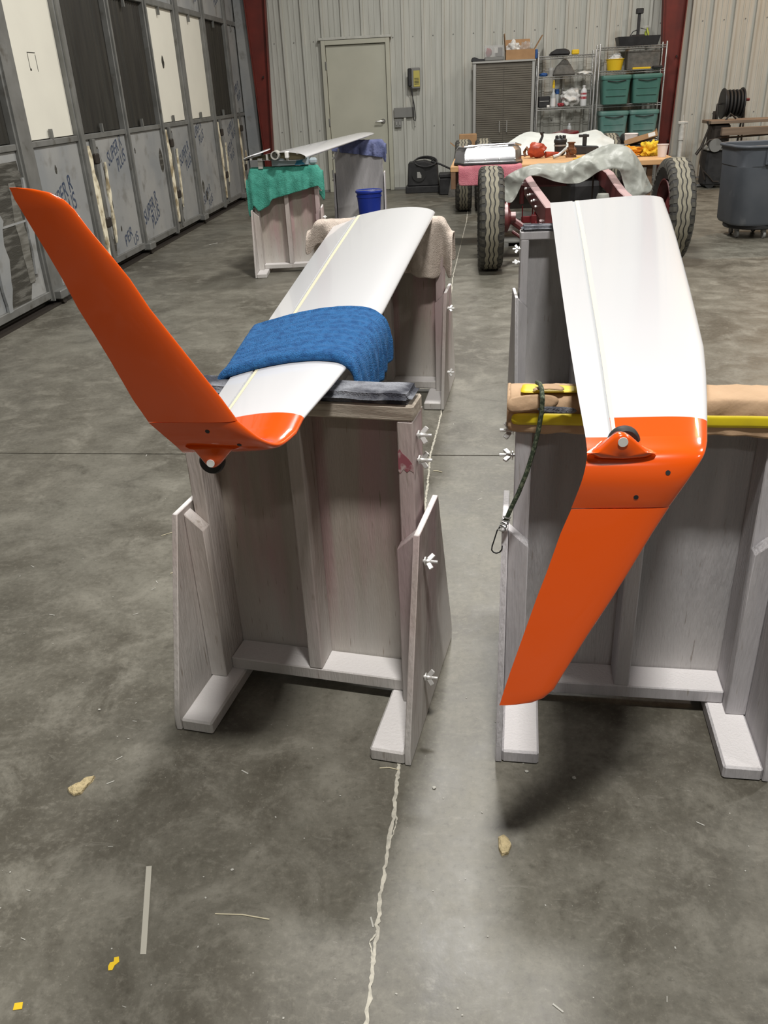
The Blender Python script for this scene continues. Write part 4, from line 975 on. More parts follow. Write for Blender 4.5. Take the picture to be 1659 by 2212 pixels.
# grey tarp over the frame in front of the table: control grid by sight lines at given depth
def G(rows): return [[ony(u, v, y) for u, v, y in r] for r in rows]
ft = G([[(1082, 392, 7.95), (1084, 410, 7.92), (1086, 432, 7.9)],
        [(1100, 378, 7.98), (1102, 400, 7.94), (1100, 440, 7.9)],
        [(1118, 368, 8.0), (1120, 385, 7.95), (1112, 430, 7.92)],
        [(1135, 362, 8.0), (1137, 372, 7.93), (1134, 388, 7.9)],
        [(1160, 356, 8.02), (1162, 368, 7.92), (1162, 383, 7.9)],
        [(1190, 354, 8.02), (1192, 370, 7.9), (1195, 392, 7.88)],
        [(1220, 352, 8.02), (1222, 372, 7.9), (1224, 398, 7.88)],
        [(1245, 345, 8.02), (1247, 368, 7.9), (1246, 398, 7.88)],
        [(1268, 334, 8.04), (1272, 360, 7.9), (1268, 388, 7.88)],
        [(1295, 320, 8.04), (1298, 345, 7.9), (1290, 374, 7.88)],
        [(1322, 312, 8.04), (1320, 340, 7.9), (1318, 366, 7.88)],
        [(1348, 318, 8.02), (1345, 345, 7.88), (1335, 372, 7.86)],
        [(1368, 334, 8.0), (1362, 360, 7.85), (1346, 400, 7.85)],
        [(1385, 358, 7.98), (1375, 385, 7.85), (1352, 425, 7.85)],
        [(1400, 388, 7.95), (1388, 405, 7.85), (1368, 428, 7.85)],
        [(1407, 405, 7.92), (1400, 418, 7.88), (1385, 426, 7.86)]])
tag(crumple('grey_tarp', ft, 'tarp', 10, 18, .12, 3.4, 1), 'crinkled grey tarp hanging over the truck frame rails', 'tarp')
rtp = G([[(1095, 312, 10.6), (1100, 322, 10.3), (1102, 338, 10.1)], [(1120, 296, 10.9), (1122, 312, 10.5), (1122, 336, 10.2)], [(1146, 287, 11.1), (1150, 305, 10.6), (1150, 336, 10.2)], [(1175, 290, 11.1), (1178, 306, 10.6), (1178, 336, 10.2)], [(1205, 291, 11.1), (1208, 306, 10.6), (1208, 336, 10.2)], [(1235, 292, 11.1), (1238, 308, 10.6), (1238, 336, 10.2)], [(1262, 288, 11.1), (1264, 304, 10.6), (1264, 334, 10.2)], [(1286, 284, 11.1), (1288, 302, 10.6), (1288, 334, 10.2)], [(1305, 294, 10.9), (1306, 310, 10.5), (1306, 332, 10.2)], [(1325, 306, 10.7), (1326, 318, 10.4), (1326, 332, 10.2)]])
tag(crumple('pale_tarp', rtp, 'tarpw', 10, 14, .16, 2.2, 2), 'pale tarp heaped behind the work table', 'tarp')
# ================================================================== wheeled bin
can = thing('trash_can', 'grey wheeled trash can beside the truck tyre', 'trash can', (2.99, 9.02, 0), math.radians(4))
def rsq(h, z, r, n=6):
    o = []
    for q in range(4):
        a0 = q*math.pi/2; c_ = Vector((math.cos(a0+math.pi/4), math.sin(a0+math.pi/4), 0))*math.sqrt(2)*(h-r)
        for k in range(n+1): a = a0+math.pi/2*k/n; o.append((c_.x+r*math.cos(a), c_.y+r*math.sin(a), z))
    return o
B().rings([rsq(.285, .135, .15), rsq(.297, .16, .14), rsq(.312, .665, .14), rsq(.313, .672, .14), rsq(.318, .675, .16), rsq(.325, .80, .15), rsq(.33, .845, .15), rsq(.318, .845, .14), rsq(.28, .17, .13)], cap=False).done('can_body', 'can', can, smooth=40)
B().tube([p for p in rsq(.335, .848, .15)], .014, 8, closed=True).done('can_rim', 'can', can)
for x in (-.09, .10): B().box(x-.008, x+.008, -.345, -.318, .69, .84).done('handle_rib', 'can', can, bevel=.003)
B().box(-.09, .10, -.345, -.315, .69, .715).done('handle_bar', 'can', can, bevel=.004)
lab(B().box(-.08, .09, -.330, -.3245, .72, .835).done('handle_recess', 'black', can), 'dark handle recess')
B().lathe([(.0, .09), (.27, .09), (.28, .10), (.28, .125), (.27, .134), (0, .134)], 36, cap=False).done('dolly', 'black', can)
for k in range(5):
    a = math.radians(-90+72*k+10); x, y = .21*math.cos(a), .21*math.sin(a)
    f_ = B().box(x-.018, x+.018, y-.03, y+.03, .055, .09).done('caster_fork', 'caster', can, bevel=.004)
    B().lathe([(.008, -.012), (.036, -.012), (.038, -.006), (.038, .006), (.036, .012), (.008, .012)], 20, (x+.0, y-.01, .0385), 'x').done('caster_wheel', 'caster', f_)
# ================================================================== right back corner: reel, tubular cart
rl = thing('cable_reel', 'black cable reel on a tube stand against the back wall', 'reel', (3.90, 13.85, 0))
def rp(u, v, y=13.75): return ony(u, v, y)-rl.location
c = rp(1581, 223)
for x in (-.13, .13): B().lathe([(.03, -.01), (.20, -.01), (.205, 0), (.20, .01), (.03, .01)], 28, (c.x+x, c.y, c.z), 'x').done('reel_flange', 'black', rl)
b = B(); 
for k in range(5): b.lathe([(.15, -.02), (.178, -.012), (.182, 0), (.178, .012), (.15, .02)], 24, (c.x-.10+.05*k, c.y, c.z), 'x')
b.done('wound_cable', 'rubber', rl)
B().lathe([(.02, 0), (.02, .10)], 12, (c.x+.14, c.y, c.z+.04), 'x').done('crank_grip', 'redgrip', rl)
for s in (-.2, .18):
    B().tube([(c.x+s, c.y-.12, -0+.012), (c.x+s, c.y-.06, c.z-.22), (c.x+s, c.y, c.z)], .014, 8).done('stand_leg', 'rust', rl); B().tube([(c.x+s, c.y+.2, .012), (c.x+s, c.y, c.z)], .014, 8).done('stand_leg', 'rust', rl)
B().tube([(c.x-.2, c.y, c.z), (c.x+.18, c.y, c.z)], .012, 8).done('axle', 'rust', rl)
B().bar(Vector((c.x-.26, c.y-.1, c.z-.09)), Vector((c.x-.26, c.y-.1, c.z-.42)), .03, .03).done('side_bar', 'rust', rl)
ct = thing('tube_cart', 'dark tubular machine cart with plank top behind the trash can', 'cart', (4.1, 13.1, 0)); cto = ct.location.copy()
def cp(u, v, y=13.0): return ony(u, v, y)-cto
p0, p1 = cp(1528, 262, 13.2), cp(1660, 258, 13.2)
B().box(p0.x, p1.x+.5, -.1, .38, p1.z-.02, p1.z+.02).done('plank', 'darkwood', ct, bevel=.004)
p2 = cp(1560, 285, 12.9); B().box(p2.x, p1.x+.5, -.20, -.12, p2.z-.05, p2.z+.05).done('plank', 'darkwood', ct, bevel=.004)
B().tube([cp(*q) for q in ((1522, 388), (1512, 350), (1518, 318), (1532, 303), (1560, 298), (1600, 295), (1660, 290))]+[cp(1700, 288)], .013, 8).done('frame_tube', 'rust', ct)
B().tube([cp(*q, 13.15) for q in ((1530, 262), (1545, 272), (1558, 280))], .016, 8).done('arm', 'rust', ct)
B().tube([cp(*q, 13.05) for q in ((1503, 334), (1515, 318), (1532, 275), (1528, 262))], [.022, .02, .012, .012], 8).done('handle_arm', 'rust', ct)
B().tube([cp(*q, 13.1) for q in ((1550, 280), (1562, 268), (1578, 245), (1590, 256))], .014, 8).done('brace', 'rust', ct)
B().tube([cp(*q) for q in ((1515, 365), (1530, 380), (1540, 392), (1552, 392))], .010, 8).done('frame_tube', 'rust', ct)
c_ = cp(1545, 314); B().lathe([(.02, -.03), (.085, -.03), (.09, 0), (.085, .03), (.02, .03)], 24, c_, 'y').done('pulley', 'boxgrey', ct)
B().box(c_.x-.09, c_.x+.75, -.08, .25, .03, .50).done('engine_box', 'black', ct, bevel=.03)
B().box(c_.x-.10, c_.x+.75, -.1, .3, .50, .53).done('deck', 'cabframe', ct, bevel=.01)
B().box(c_.x-.06, c_.x+.2, -.06, .2, .53, .85).done('engine', 'rust', ct, bevel=.04)
for x in (c_.x, c_.x+.6):
    B().lathe([(.02, -.02), (.07, -.02), (.07, .02), (.02, .02)], 18, (x, -.05, .07), 'y').done('wheel', 'rubber', ct)
pv = thing('white_pipe', 'white pipe with cross cap standing by the red column', 'pipe', (3.30, 13.55, 0))
B().lathe([(.032, 0), (.032, .62), (.042, .62), (.042, .80), (.034, .80), (.034, .83)], 16).done('pipe', 'pvc', pv)
B().box(-.07, .07, -.025, .025, .83, .87).done('cross_cap', 'pvc', pv, bevel=.008); B().lathe([(.008, .87), (.008, .95)], 8).done('stem', 'pvc', pv)
for k, (u, v, sx) in enumerate(((1498, 403, .16), (1525, 402, .14))):
    p = onz(u, v); tag(B().blob((0, 0, .012), .1, k+4, .5, 3, (sx*9, .8, .16)).done('rag', 'boxgrey', loc=(p.x, p.y, .004)), ('grey rag' if k == 0 else 'thin grey rag')+(' lying on the floor below the white pipe' if k == 0 else ' on the floor beside the tubular cart'), 'rag')
# ================================================================== back wall fittings and floor gear
ph = thing('wall_phone', 'black and yellow wall telephone beside the door', 'telephone', (-.62, YB-.03, 1.45))
B().box(-.05, .10, -.05, .03, 0, .29).done('phone_body', 'boxgrey', ph, bevel=.01)
lab(B().box(.0, .095, -.056, -.051, .03, .25).done('face_plate', 'phoney', ph), 'yellow face plate')
for k in range(5): B().box(.012, .08, -.058, -.0562, .06+.02*k, .068+.02*k).done('print_line', 'black', ph)
B().box(-.088, -.028, -.09, -.05, .035, .285).done('handset', 'black', ph, bevel=.014)
cordp = [(-.06, -.07, .035)]+[(-.055+.055*math.sin(math.pi*.5*t)+.02*t, -.06, .035-.44*t) for t in [k/10 for k in range(1, 11)]]+[(.01, -.06, -.45), (-.01, -.06, -.43), (-.015, -.06, -.38), (-.02, -.06, -.1), (-.03, -.055, .03)]
B().tube(cordp, .007, 6).done('cord', 'black', ph)
tag(B().box(-.944, -.62, YB-.02, YB-.005, 1.056, 1.198).done('junction_plate', 'boxgrey', bevel=.004), 'grey metal junction plate under the wall telephone', 'plate')
sw = tag(B().box(-.936, -.828, YB-.02, YB-.005, .917, 1.04).done('switch_plate', 'boxgrey', bevel=.003), 'grey double light switch beside the door', 'switch')
for x in (-.908, -.856): B().box(x-.012, x+.012, YB-.028, YB-.0205, .95, 1.0).done('toggle', 'cabframe', sw, bevel=.003)
gn = thing('welder', 'black portable welder with cable coiled on top by the back wall', 'machine', (-.46, 13.93, 0))
B().box(-.30, .32, -.17, .18, 0, .10).done('skid', 'black', gn, bevel=.01)
B().prism([(-.27, .10), (.22, .10), (.20, .40), (.0, .46), (-.25, .44)], 'y', -.14, .15).done('case', 'black', gn, bevel=.015)
B().lathe([(.04, 0), (.10, 0), (.105, -.02), (.04, -.02)], 24, (-.09, -.141, .27), 'y').done('dial_ring', 'rubber', gn)
lab(B().prism([(-.115, .22), (-.05, .22), (-.05, .26), (-.075, .31), (-.115, .31)], 'y', -.165, -.162).done('sticker', 'cabframe', gn), 'pale sticker')
for k in range(3):
    pts = [(-.02+.17*math.cos(a)+.02*k, -.02+.05*math.sin(a)-.05*k, .42+.07*math.sin(a)+.015*k) for a in [i*2*math.pi/18 for i in range(18)]]
    B().tube(pts, .012, 6, closed=True).done('cable', 'rubber', gn)
B().tube([(.1, -.1, .45), (.25, -.12, .40), (.40, -.12, .33), (.55, -.1, .30)], .014, 8).done('cable', 'rubber', gn)
tbx = thing('tool_box', 'black tool box on the floor beside the welder', 'box', (.02, 13.55, 0))
B().box(-.25, .35, -.17, .17, 0, .24).done('box_body', 'black', tbx, bevel=.015); B().box(-.255, .355, -.175, .175, .245, .30).done('lid', 'black', tbx, bevel=.012)
B().tube([(-.08, 0, .30), (-.08, 0, .34), (.15, 0, .34), (.15, 0, .30)], .012, 8).done('handle', 'rubber', tbx)
cbx = thing('cardboard_box', 'open cardboard box standing behind the left end of the work table', 'box', (.10, 13.2, 0))
B().prism([(-.20, 0), (.2, 0), (.2, .62), (-.09, .62)], 'y', -.12, .12).done('box_lower', 'greyfab', cbx, bevel=.004)
B().box(-.03, .22, -.12, .12, .625, .84).done('box_upper', 'card', cbx, bevel=.004); B().bar((-.06, -.05, .66), (-.16, -.05, .74), .2, .006, (0, 0, 1)).done('flap', 'card', cbx)
# ================================================================== cabinet
cb = thing('storage_cabinet', 'bronze two-door metal cabinet with ribbed doors against the back wall', 'cabinet', (.735, 14.16, 0))
CW, CH, CD = .455, 1.74, .19
B().box(-CW, CW, -CD+.03, CD, .08, CH).done('cabinet_body', 'cab', cb, bevel=.004)
for s in (-1, 1): B().box(*sorted((s*CW, s*(CW-.045))), -CD, -CD+.029, .05, CH).done('corner_post', 'cabframe', cb, bevel=.004)
B().box(-CW-.01, CW+.01, -CD-.01, CD, CH+.0005, CH+.03).done('cabinet_top', 'cabframe', cb, bevel=.006)
for s in (-1, 1):
    x0_, x1_ = sorted((s*.004, s*(CW-.05)))
    prof = []; z = .66
    pr = [(-CD+.02, .66)]
    n = 36; zs = [.66+(1.70-.66)*k/n for k in range(n+1)]
    for k in range(n): pr += [(-CD+.004, zs[k]+.004), (-CD-.006, zs[k]+.010), (-CD-.006, zs[k]+.020), (-CD+.004, zs[k]+.026)]
    pr += [(-CD+.02, 1.70)]
    d_ = B().prism(pr, 'x', x0_, x1_).done('cabinet_door', 'cab', cb, smooth=0)
    hx_ = s*.055; B().tube([(hx_, -CD-.005, .80), (hx_, -CD-.035, .81), (hx_, -CD-.035, .95), (hx_, -CD-.005, .96)], .008, 8).done('door_pull', 'cabframe', d_)
    B().box(x0_, x1_, -CD, -CD+.028, .10, .63).done('drawer_front', 'cab', cb, bevel=.004)
for s in (-1, 1):
    for y in (-CD+.05, CD-.05): B().box(s*(CW-.06)-.03, s*(CW-.06)+.03, y-.03, y+.03, 0, .08).done('foot', 'black', cb)
def wp(u, v, y=14.12): return ony(u, v, y)
CT = CH+.031
tag(B().prism([(-.10, 0), (.12, 0), (.12, .03), (.02, .035), (-.05, .06), (-.09, .05)], 'y', -.06, .06).done('power_grip', 'black', loc=(wp(1032, 130).x, 14.1, CT), bevel=.008), 'black handle-shaped item at the left end of the cabinet top', 'tool')
cbin = thing('clear_bin', 'clear plastic bin of red and dark items on the cabinet top', 'bin', (wp(1067, 128).x, 14.1, CT))
B().box(-.14, .14, -.12, .12, 0, .05).done('bin_base', 'boxgrey', cbin, bevel=.01)
for a in ((-.14, -.135, -.12, .12), (.135, .14, -.12, .12), (-.135, .135, -.12, -.115), (-.135, .135, .115, .12)): B().box(*a, .051, .20).done('bin_wall', 'clear', cbin)
B().blob((-.08, 0, .11), .06, 3, .4, 2, (.8, 1, 1)).done('red_contents', 'red', cbin); B().box(.02, .12, -.06, .06, .055, .17).done('dark_contents', 'black', cbin, bevel=.01); B().box(.0, .05, -.10, -.09, .10, .18).done('card_contents', 'paper', cbin)
cbo = thing('open_carton', 'open cardboard carton holding a crumpled plastic bag on the cabinet top', 'box', (wp(1127, 128).x-.03, 14.12, CT))
for a in ((-.21, .21, -.15, -.145, .0, .13), (-.21, .21, .145, .15, 0, .13), (-.21, -.205, -.145, .145, 0, .13), (.205, .21, -.145, .145, 0, .13), (-.205, .205, -.145, .145, 0, .005)): B().box(*a).done('carton_wall', 'card', cbo)
B().bar((.212, 0, .13), (.32, 0, .30), .28, .006, (0, 0, 1)).done('flap', 'card', cbo); B().bar((-.212, 0, .13), (-.235, 0, .34), .28, .006, (1, 0, 0)).done('flap', 'card', cbo); B().bar((-.02, .16, .13), (-.02, .21, .27), .36, .006, (0, 1, 0)).done('flap', 'card', cbo)
tag(B().blob((0, 0, .12), .10, 5, .5, 4, (1.0, .9, 1.1), 2.4).done('plastic_bag', 'bag', loc=(cbo.location.x-.10, 14.10, CT+.01)), 'crumpled white plastic bag in the open carton', 'bag')
tag(B().blob((0, 0, .12), .085, 9, .5, 4, (1.0, .8, 1.3), 2.4).done('plastic_bag', 'clear', loc=(cbo.location.x+.09, 14.12, CT+.01)), 'clear crinkled wrap standing in the open carton', 'bag')
tag(B().box(-.02, .02, -.06, .06, 0, .12).done('blue_box', 'blue', loc=(cbo.location.x+.232, 14.06, CT), bevel=.006), 'dark blue box at the right end of the cabinet top', 'box')
# ================================================================== wire shelves
def shelf_unit(label, x0, x1, y0, y1, zs, top):
    t = thing('wire_shelf', label, 'shelf', ((x0+x1)/2, (y0+y1)/2, 0)); w2, d2 = (x1-x0)/2, (y1-y0)/2
    p0_ = None
    for sx in (-1, 1):
        for sy in (-1, 1):
            if p0_ is None: p0_ = B().lathe([(.013, 0), (.013, top), (.009, top+.01)], 10).done('post', 'wire', t); p0_.location = (sx*w2, sy*d2, 0)
            else: inst(p0_, t, (sx*w2, sy*d2, 0))
    for z in zs:
        s = B(); sh_ = B()
        for zz in (0, -.03):
            sh_.tube([(-w2, -d2, z+zz), (w2, -d2, z+zz), (w2, d2, z+zz), (-w2, d2, z+zz)], .0045, 6, closed=True)
        n = 22
        for y in (-d2, d2):
            sh_.tube([(-w2+2*w2*k/(2*n), y, z-.030*(k % 2)) for k in range(2*n+1)], .003, 5)
        so = sh_.done('shelf_frame', 'wire', t)
        wr = B()
        for k in range(1, 30): x = -w2+2*w2*k/30; wr.tube([(x, -d2, z+.004), (x, d2, z+.004)], .0022, 4)
        wr.done('shelf_wires', 'wire', so, kind='stuff')
    return t
Y0, Y1 = 13.97, 14.25
shelf_unit('chrome wire shelf of bottles and bags beside the cabinet', 1.235, 2.06, Y0, Y1, (.32, .70, 1.11, 1.525, 1.79), 1.84)
shelf_unit('chrome wire shelf holding green totes beside the red column', 2.115, 3.06, Y0, Y1, (.10, .64, 1.115, 1.56, 1.865), 1.90)
def put(name, label, cat, m, u, z, build, y=14.12, bev=.004, sm=35):
    b = B(); build(b); return tag(b.done(name, m, None, bevel=bev, smooth=sm, loc=(wp(u, 150, y).x if not isinstance(u, tuple) else u[0], y, z)), label, cat)
Z1, Z2, Z3, Z4 = 1.797, 1.532, 1.117, .707
put('cap', 'black cap-shaped bag on the top wire shelf above the bottles', 'bag', 'black', (1.56,), Z1, lambda b: b.prism([(-.17, 0), (.14, 0), (.13, .06), (.06, .085), (-.06, .085), (-.13, .05)], 'y', -.1, .1), bev=.02)
put('tape_measure', 'yellow tape measure on the top wire shelf', 'tool', 'yellow', (1.765,), Z1, lambda b: b.box(-.05, .055, -.04, .04, 0, .065), y=14.02, bev=.012)
put('cloth_heap', 'dark grey pointed cloth bag on the second wire shelf', 'bag', 'greyfab', (1.63,), Z2, lambda b: b.rings([[(-.17, -.1, 0), (.17, -.1, 0), (.17, .1, 0), (-.17, .1, 0)], [(-.12, -.08, .12), (.10, -.08, .12), (.10, .08, .12), (-.12, .08, .12)], [(-.02, -.02, .22), (.03, -.02, .22), (.03, .02, .22), (-.02, .02, .22)]]), bev=.02)
put('plastic_cup', 'smoky plastic tumbler on the second wire shelf', 'cup', 'clear', (1.44,), Z2, lambda b: b.lathe([(.0, 0), (.035, 0), (.045, .11), (.043, .11), (.033, .004), (0, .004)], 18, cap=False), bev=0)
put('blue_cloth', 'small blue cloth on the second wire shelf', 'cloth', 'blue', (1.33,), Z2, lambda b: b.blob((0, 0, .022), .05, 2, .4, 3, (1.3, .8, .5)), bev=0)
put('paper_pad', 'pale crumpled paper on the second wire shelf', 'paper', 'paper', (1.93,), Z2, lambda b: b.blob((0, 0, .02), .10, 7, .5, 3, (1.1, .8, .25)), bev=0)
rd_ = put('radio', 'black box radio on the wire shelf beside the spray bottle', 'radio', 'black', (1.35,), Z3, lambda b: b.box(-.085, .085, -.06, .06, 0, .15), bev=.008)
B().box(-.07, .07, -.066, -.0605, .08, .088).done('trim_bar', 'cabframe', rd_)
put('small_white_box', 'tiny white box in front of the black radio', 'box', 'paper', (1.405,), Z3, lambda b: b.box(-.02, .02, -.02, .02, 0, .03), y=14.01)
def bottle(name, label, x, z, prof, m, parts, y=14.05):
    t = thing(name, label, 'bottle', (x, y, z)); B().lathe(prof, 20).done('bottle_body', m, t)
    for nm, pr, mm in parts: B().lathe(pr, 16).done(nm, mm, t)
bottle('glue_bottle', 'white glue bottle with tall yellow nozzle on the wire shelf', 1.48, Z3, [(0, 0), (.036, 0), (.038, .01), (.038, .15), (.030, .18), (.014, .21), (.012, .25)], 'bottlec', [('label_band', [(.0388, .01), (.0388, .12)], 'bottlew'), ('nozzle', [(.016, .252), (.018, .28), (.016, .33), (.008, .36)], 'yellow')])
bottle('blue_cap_bottle', 'clear bottle with blue cap on the wire shelf', 1.545, Z3, [(0, 0), (.030, 0), (.030, .15), (.026, .17)], 'bottlec', [('cap', [(.030, .172), (.032, .18), (.032, .235), (.028, .24)], 'blue')], 14.15)
bottle('white_jug', 'white bottle with printed label on the wire shelf', 1.93, Z3, [(0, 0), (.044, 0), (.046, .01), (.046, .19), (.036, .22), (.016, .24), (.016, .25)], 'bottlew', [('cap', [(.020, .252), (.020, .275)], 'bottlew'), ('printed_label', [(.0466, .15), (.0466, .175)], 'red'), ('printed_label', [(.0466, .09), (.0466, .125)], 'red')])
bottle('clear_bottle', 'small pale bottle on the lower wire shelf', 1.74, Z4, [(0, 0), (.036, 0), (.036, .11), (.028, .14), (.013, .155)], 'bottlec', [('cap', [(.016, .157), (.016, .18)], 'bottlew')])
put('white_bag', 'bulging white plastic bag on the wire shelf', 'bag', 'bag', (1.745,), Z3, lambda b: b.blob((0, 0, .115), .13, 4, .5, 4, (1.05, .8, .9), 2.2), bev=0, sm=60)
put('red_cloth', 'small red cloth on the wire shelf beside the white bag', 'cloth', 'red', (1.605,), Z3, lambda b: b.blob((0, 0, .025), .05, 6, .5, 3, (1.0, .8, .5)), bev=0)
put('chrome_finial', 'thin chrome double-ball finial on the wire shelf', 'ornament', 'chrome', (1.63,), Z3+.0, lambda b: b.lathe([(.02, 0), (.008, .02), (.008, .16), (.016, .17), (.016, .19), (.008, .20), (.008, .22), (.016, .23), (.016, .25)], 12), y=14.2, bev=0)
put('small_can', 'small dark can on the lower wire shelf', 'can', 'black', (1.34,), Z4, lambda b: b.lathe([(.04, 0), (.04, .06), (.03, .07)], 16), bev=0)
put('small_white_tin', 'small white tin on the lower wire shelf', 'tin', 'bottlew', (1.42,), Z4, lambda b: b.lathe([(.03, 0), (.03, .03)], 16), bev=.002)
# totes
def tote(label, x, z, m):
    t = thing('storage_tote', label, 'tote', (x, 14.06, z))
    def rr(w_, d_, zz, r=.04): return [(p[0]/.3*w_, p[1]/.3*d_, zz) for p in rsq(.3, 0, .06, 4)]
    B().rings([rr(.175, .14, 0), rr(.20, .165, .315), rr(.195, .16, .315), rr(.17, .135, .006)], cap=False).done('tote_body', m, t, smooth=50)
    for zz in (.10, .18): B().box(-.14, .14, -.162, -.150, zz, zz+.006).done('tote_rib', m, t)
    B().rings([rr(.208, .173, .300), rr(.212, .177, .33), rr(.205, .17, .347), rr(.18, .145, .352)]).done('tote_lid', m, t, smooth=50)
    lab(B().tube([(-.13, -.171, .285), (0, -.180, .270), (.13, -.171, .285)], .006, 6).done('grip_slot', 'black', t), 'dark curved grip slot')
    t.scale = (1.02, 1, 1.09)
    return t
tote('green storage tote on the upper tote shelf next to the bottle shelf', 2.375, 1.122, 'tote'); tote('green storage tote on the upper tote shelf next to the red column', 2.815, 1.122, 'tote')
tote('hazy green storage tote on the lower tote shelf next to the bottle shelf', 2.375, .647, 'totelow'); tote('hazy green storage tote on the lower tote shelf next to the red column', 2.815, .647, 'totelow')
SZ = 1.567
yb = thing('yellow_basin', 'yellow plastic basin of clear bags above the green totes', 'basin', (2.36, 14.1, SZ))
B().lathe([(0, 0), (.10, 0), (.125, .14), (.135, .145), (.13, .15), (.118, .145), (.095, .01), (0, .01)], 28, cap=False).done('basin', 'yellow', yb)
B().blob((0, 0, .15), .10, 4, .5, 3, (1, 1, .7)).done('bag', 'bag', yb)
put('tan_carton', 'plain brown carton on the wire shelf above the green totes', 'box', 'greyfab', (2.75,), SZ, lambda b: b.box(-.22, .24, -.08, .14, 0, .24), y=14.10)
put('yellow_level', 'flat yellow tool lying in front of the brown carton', 'tool', 'yellow', (2.72,), SZ, lambda b: b.box(-.12, .14, -.02, .02, 0, .025), y=13.99)
put('black_strap', 'black flat bundle beside the yellow tool above the totes', 'bundle', 'black', (2.955,), SZ, lambda b: b.box(-.07, .07, -.05, .05, 0, .035), y=13.99, bev=.01)
# planter tray with post light on top
pt = thing('plastic_trough', 'black plastic trough with an upright post on the tote shelf', 'trough', (2.66, 14.11, 1.872))
B().rings([[(-.27, -.13, 0), (.27, -.13, 0), (.27, .13, 0), (-.27, .13, 0)], [(-.30, -.15, .12), (.30, -.15, .12), (.30, .15, .12), (-.30, .15, .12)], [(-.285, -.135, .12), (.285, -.135, .12), (.285, .135, .12), (-.285, .135, .12)], [(-.26, -.12, .01), (.26, -.12, .01), (.26, .12, .01), (-.26, .12, .01)]]).done('trough', 'black', pt, bevel=.004)
B().box(-.02, .02, -.02, .02, .01, .40).done('post', 'black', pt, bevel=.003); B().box(-.05, .05, -.04, .03, .40, .47).done('post_head', 'black', pt, bevel=.008); B().box(-.10, .10, -.08, .08, .011, .14).done('post_base', 'black', pt, bevel=.02)
B().tube([(-.15, -.05, .08), (-.08, -.05, .18), (-.02, -.04, .20)], .007, 6).done('cable', 'black', pt); B().tube([(.02, -.05, .22), (.10, -.06, .20), (.14, -.06, .08)], .006, 6).done('cable', 'black', pt)
sb = thing('spray_bottle', 'green spray bottle standing in the black trough', 'bottle', (2.79, 14.12, 1.884)); B().lathe([(.035, 0), (.035, .15), (.012, .19), (.012, .21)], 16).done('bottle_body', 'greenitem', sb); B().box(-.045, .02, -.012, .012, .211, .24).done('spray_head', 'clear', sb, bevel=.004)
# ================================================================== litter on the concrete
def flat(name, label, cat, m, pts, h=.001, grp=None):
    c = sum((Vector(p) for p in pts), Vector((0, 0, 0)))/len(pts)
    o = B().prism([(p[0]-c.x, p[1]-c.y) for p in pts], 'z', 0, h).done(name, m, None, smooth=0, loc=(c.x, c.y, .0005)); return tag(o, label, cat, grp)
flat('masking_tape', 'long strip of masking tape stuck to the floor', 'tape', 'masking', [onz(*p) for p in ((316, 1872), (328, 1871), (316, 2062), (303, 2062))], .0006)
flat('yellow_scrap', 'yellow paper scrap torn in two lobes near the masking tape', 'scrap', 'yellow', [onz(*p) for p in ((234, 2088), (238, 2080), (246, 2078), (247, 2069), (257, 2067), (258, 2078), (248, 2086), (243, 2096), (234, 2097))])
flat('yellow_scrap', 'small square yellow paper scrap on the floor', 'scrap', 'yellow', [onz(*p) for p in ((32, 2168), (50, 2165), (48, 2180), (28, 2183))])
for pts, lb, sd in ((((146, 1706), (160, 1700), (176, 1694), (190, 1682), (206, 1679), (200, 1690), (190, 1698), (176, 1716), (160, 1720), (150, 1714)), 'ragged tan foam scrap on the floor by the pink-stained stand', 3), (((1076, 1812), (1088, 1806), (1098, 1814), (1105, 1828), (1098, 1846), (1084, 1850), (1077, 1836)), 'rounded tan foam scrap on the floor below the hanging winglet', 4)):
    P_ = [onz(*p) for p in pts]; c = sum(P_, Vector())/len(P_); b = B(); rs = []
    for k, z in ((1.0, .0), (.95, .007), (.6, .012), (.25, .013)): rs.append([(c.x+(p.x-c.x)*k-c.x, c.y+(p.y-c.y)*k-c.y, z+.003*noise.noise(p*60+Vector((0, 0, k))) if z else 0) for p in P_])
    tag(b.rings(rs).done('foam_scrap', 'foamscrap', None, loc=(c.x, c.y, .0005)), lb, 'scrap')
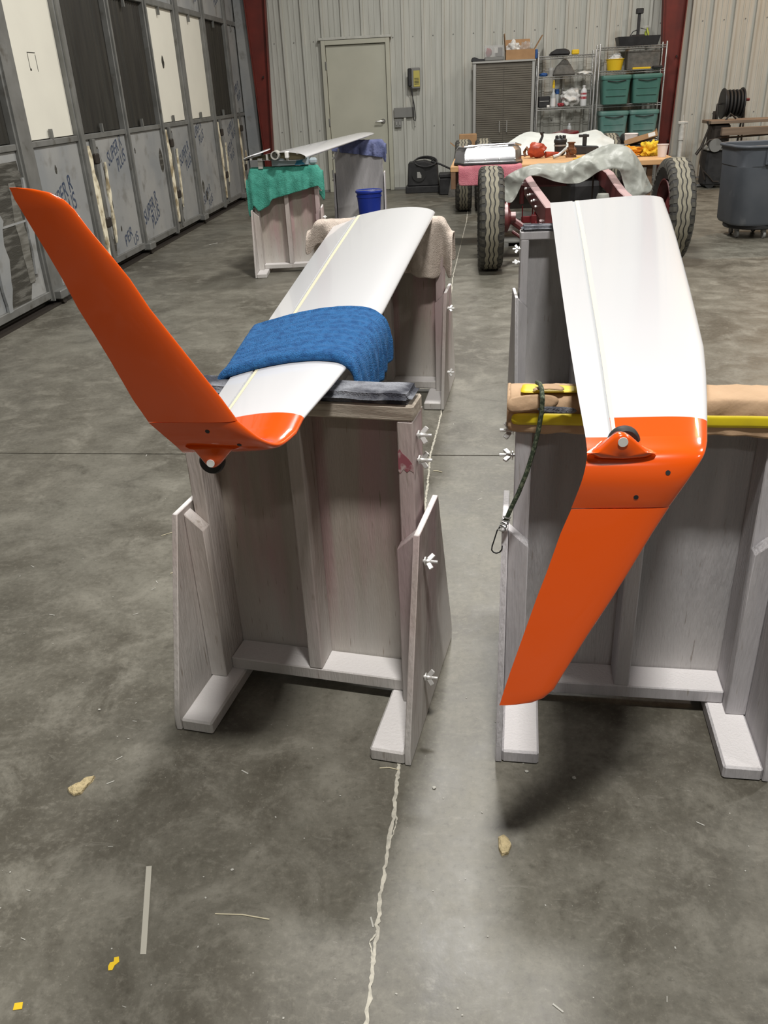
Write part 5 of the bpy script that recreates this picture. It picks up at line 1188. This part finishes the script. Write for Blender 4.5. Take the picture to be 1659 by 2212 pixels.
def twig(a, c, lb, r=.0012, m='straw'):
    p, q = onz(*a), onz(*c); md = (p+q)/2+Vector((0, .004, 0)); o = p
    tag(B().tube([Vector((0, 0, r)), md-o+Vector((0, 0, r*1.5)), q-o+Vector((0, 0, r))], r, 5).done('straw', m, None, loc=(o.x, o.y, .0004)), lb, 'straw')
twig((465, 1975), (582, 1987), 'long pale straw lying between the tape strip and the floor crack'); twig((348, 1158), (388, 1148), 'pale straw beside the top of the pink-stained gusset'); twig((368, 1240), (384, 1236), 'short pale straw below the other straw by the gusset', .0016)
twig((936, 1018), (955, 1021), 'yellow straw near the floor crack behind the pink-stained stand', .002); twig((820, 1660), (862, 1664), 'curved straw at the foot of the pink-stained stand'); twig((452, 530), (470, 526), 'pale sliver on the floor near the hangar doors', .004, 'fleck')
for i, (u, v, r, lb) in enumerate(((502, 1880, .0035, 'white paint chip between the tape strip and the crack'), (440, 1895, .002, 'small white chip beside the paint chip'), (938, 1703, .0045, 'pale pebble on the bright strip of floor'), (215, 1534, .004, 'white chip left of the pink-stained stand'), (1240, 1682, .005, 'grey chip under the grey wrapped stand'), (1138, 1668, .005, 'white chip by the grey stand foot'), (735, 1720, .002, 'tiny white chip near the floor crack'))):
    p = onz(u, v); tag(B().blob((0, 0, r*.4), r, i, .4, 1, (1.2, 1, .5)).done('paint_chip', 'fleck', None, loc=(p.x, p.y, .0008)), lb, 'chip')
# uncountable specks and lint
b = B(); rnd = random.Random(12)
for k in range(420):
    x, y = rnd.uniform(-1.6, 1.6), .75+4.0*rnd.random()**1.7; s = rnd.uniform(.0006, .0017); a = rnd.uniform(0, 6.28)
    l_ = s*rnd.choice((1, 1, 1.5, 7)); dx, dy = math.cos(a), math.sin(a)
    b.rings([[(x-dx*l_-dy*s, y-dy*l_+dx*s, .0012), (x+dx*l_-dy*s, y+dy*l_+dx*s, .0012)], [(x-dx*l_+dy*s, y-dy*l_-dx*s, .0012), (x+dx*l_+dy*s, y+dy*l_-dx*s, .0012)]], False, False)
sp_ = b.done('floor_specks', 'fleck', None, smooth=0, kind='stuff'); tag(sp_, 'scattered pale specks and lint on the concrete', 'specks')
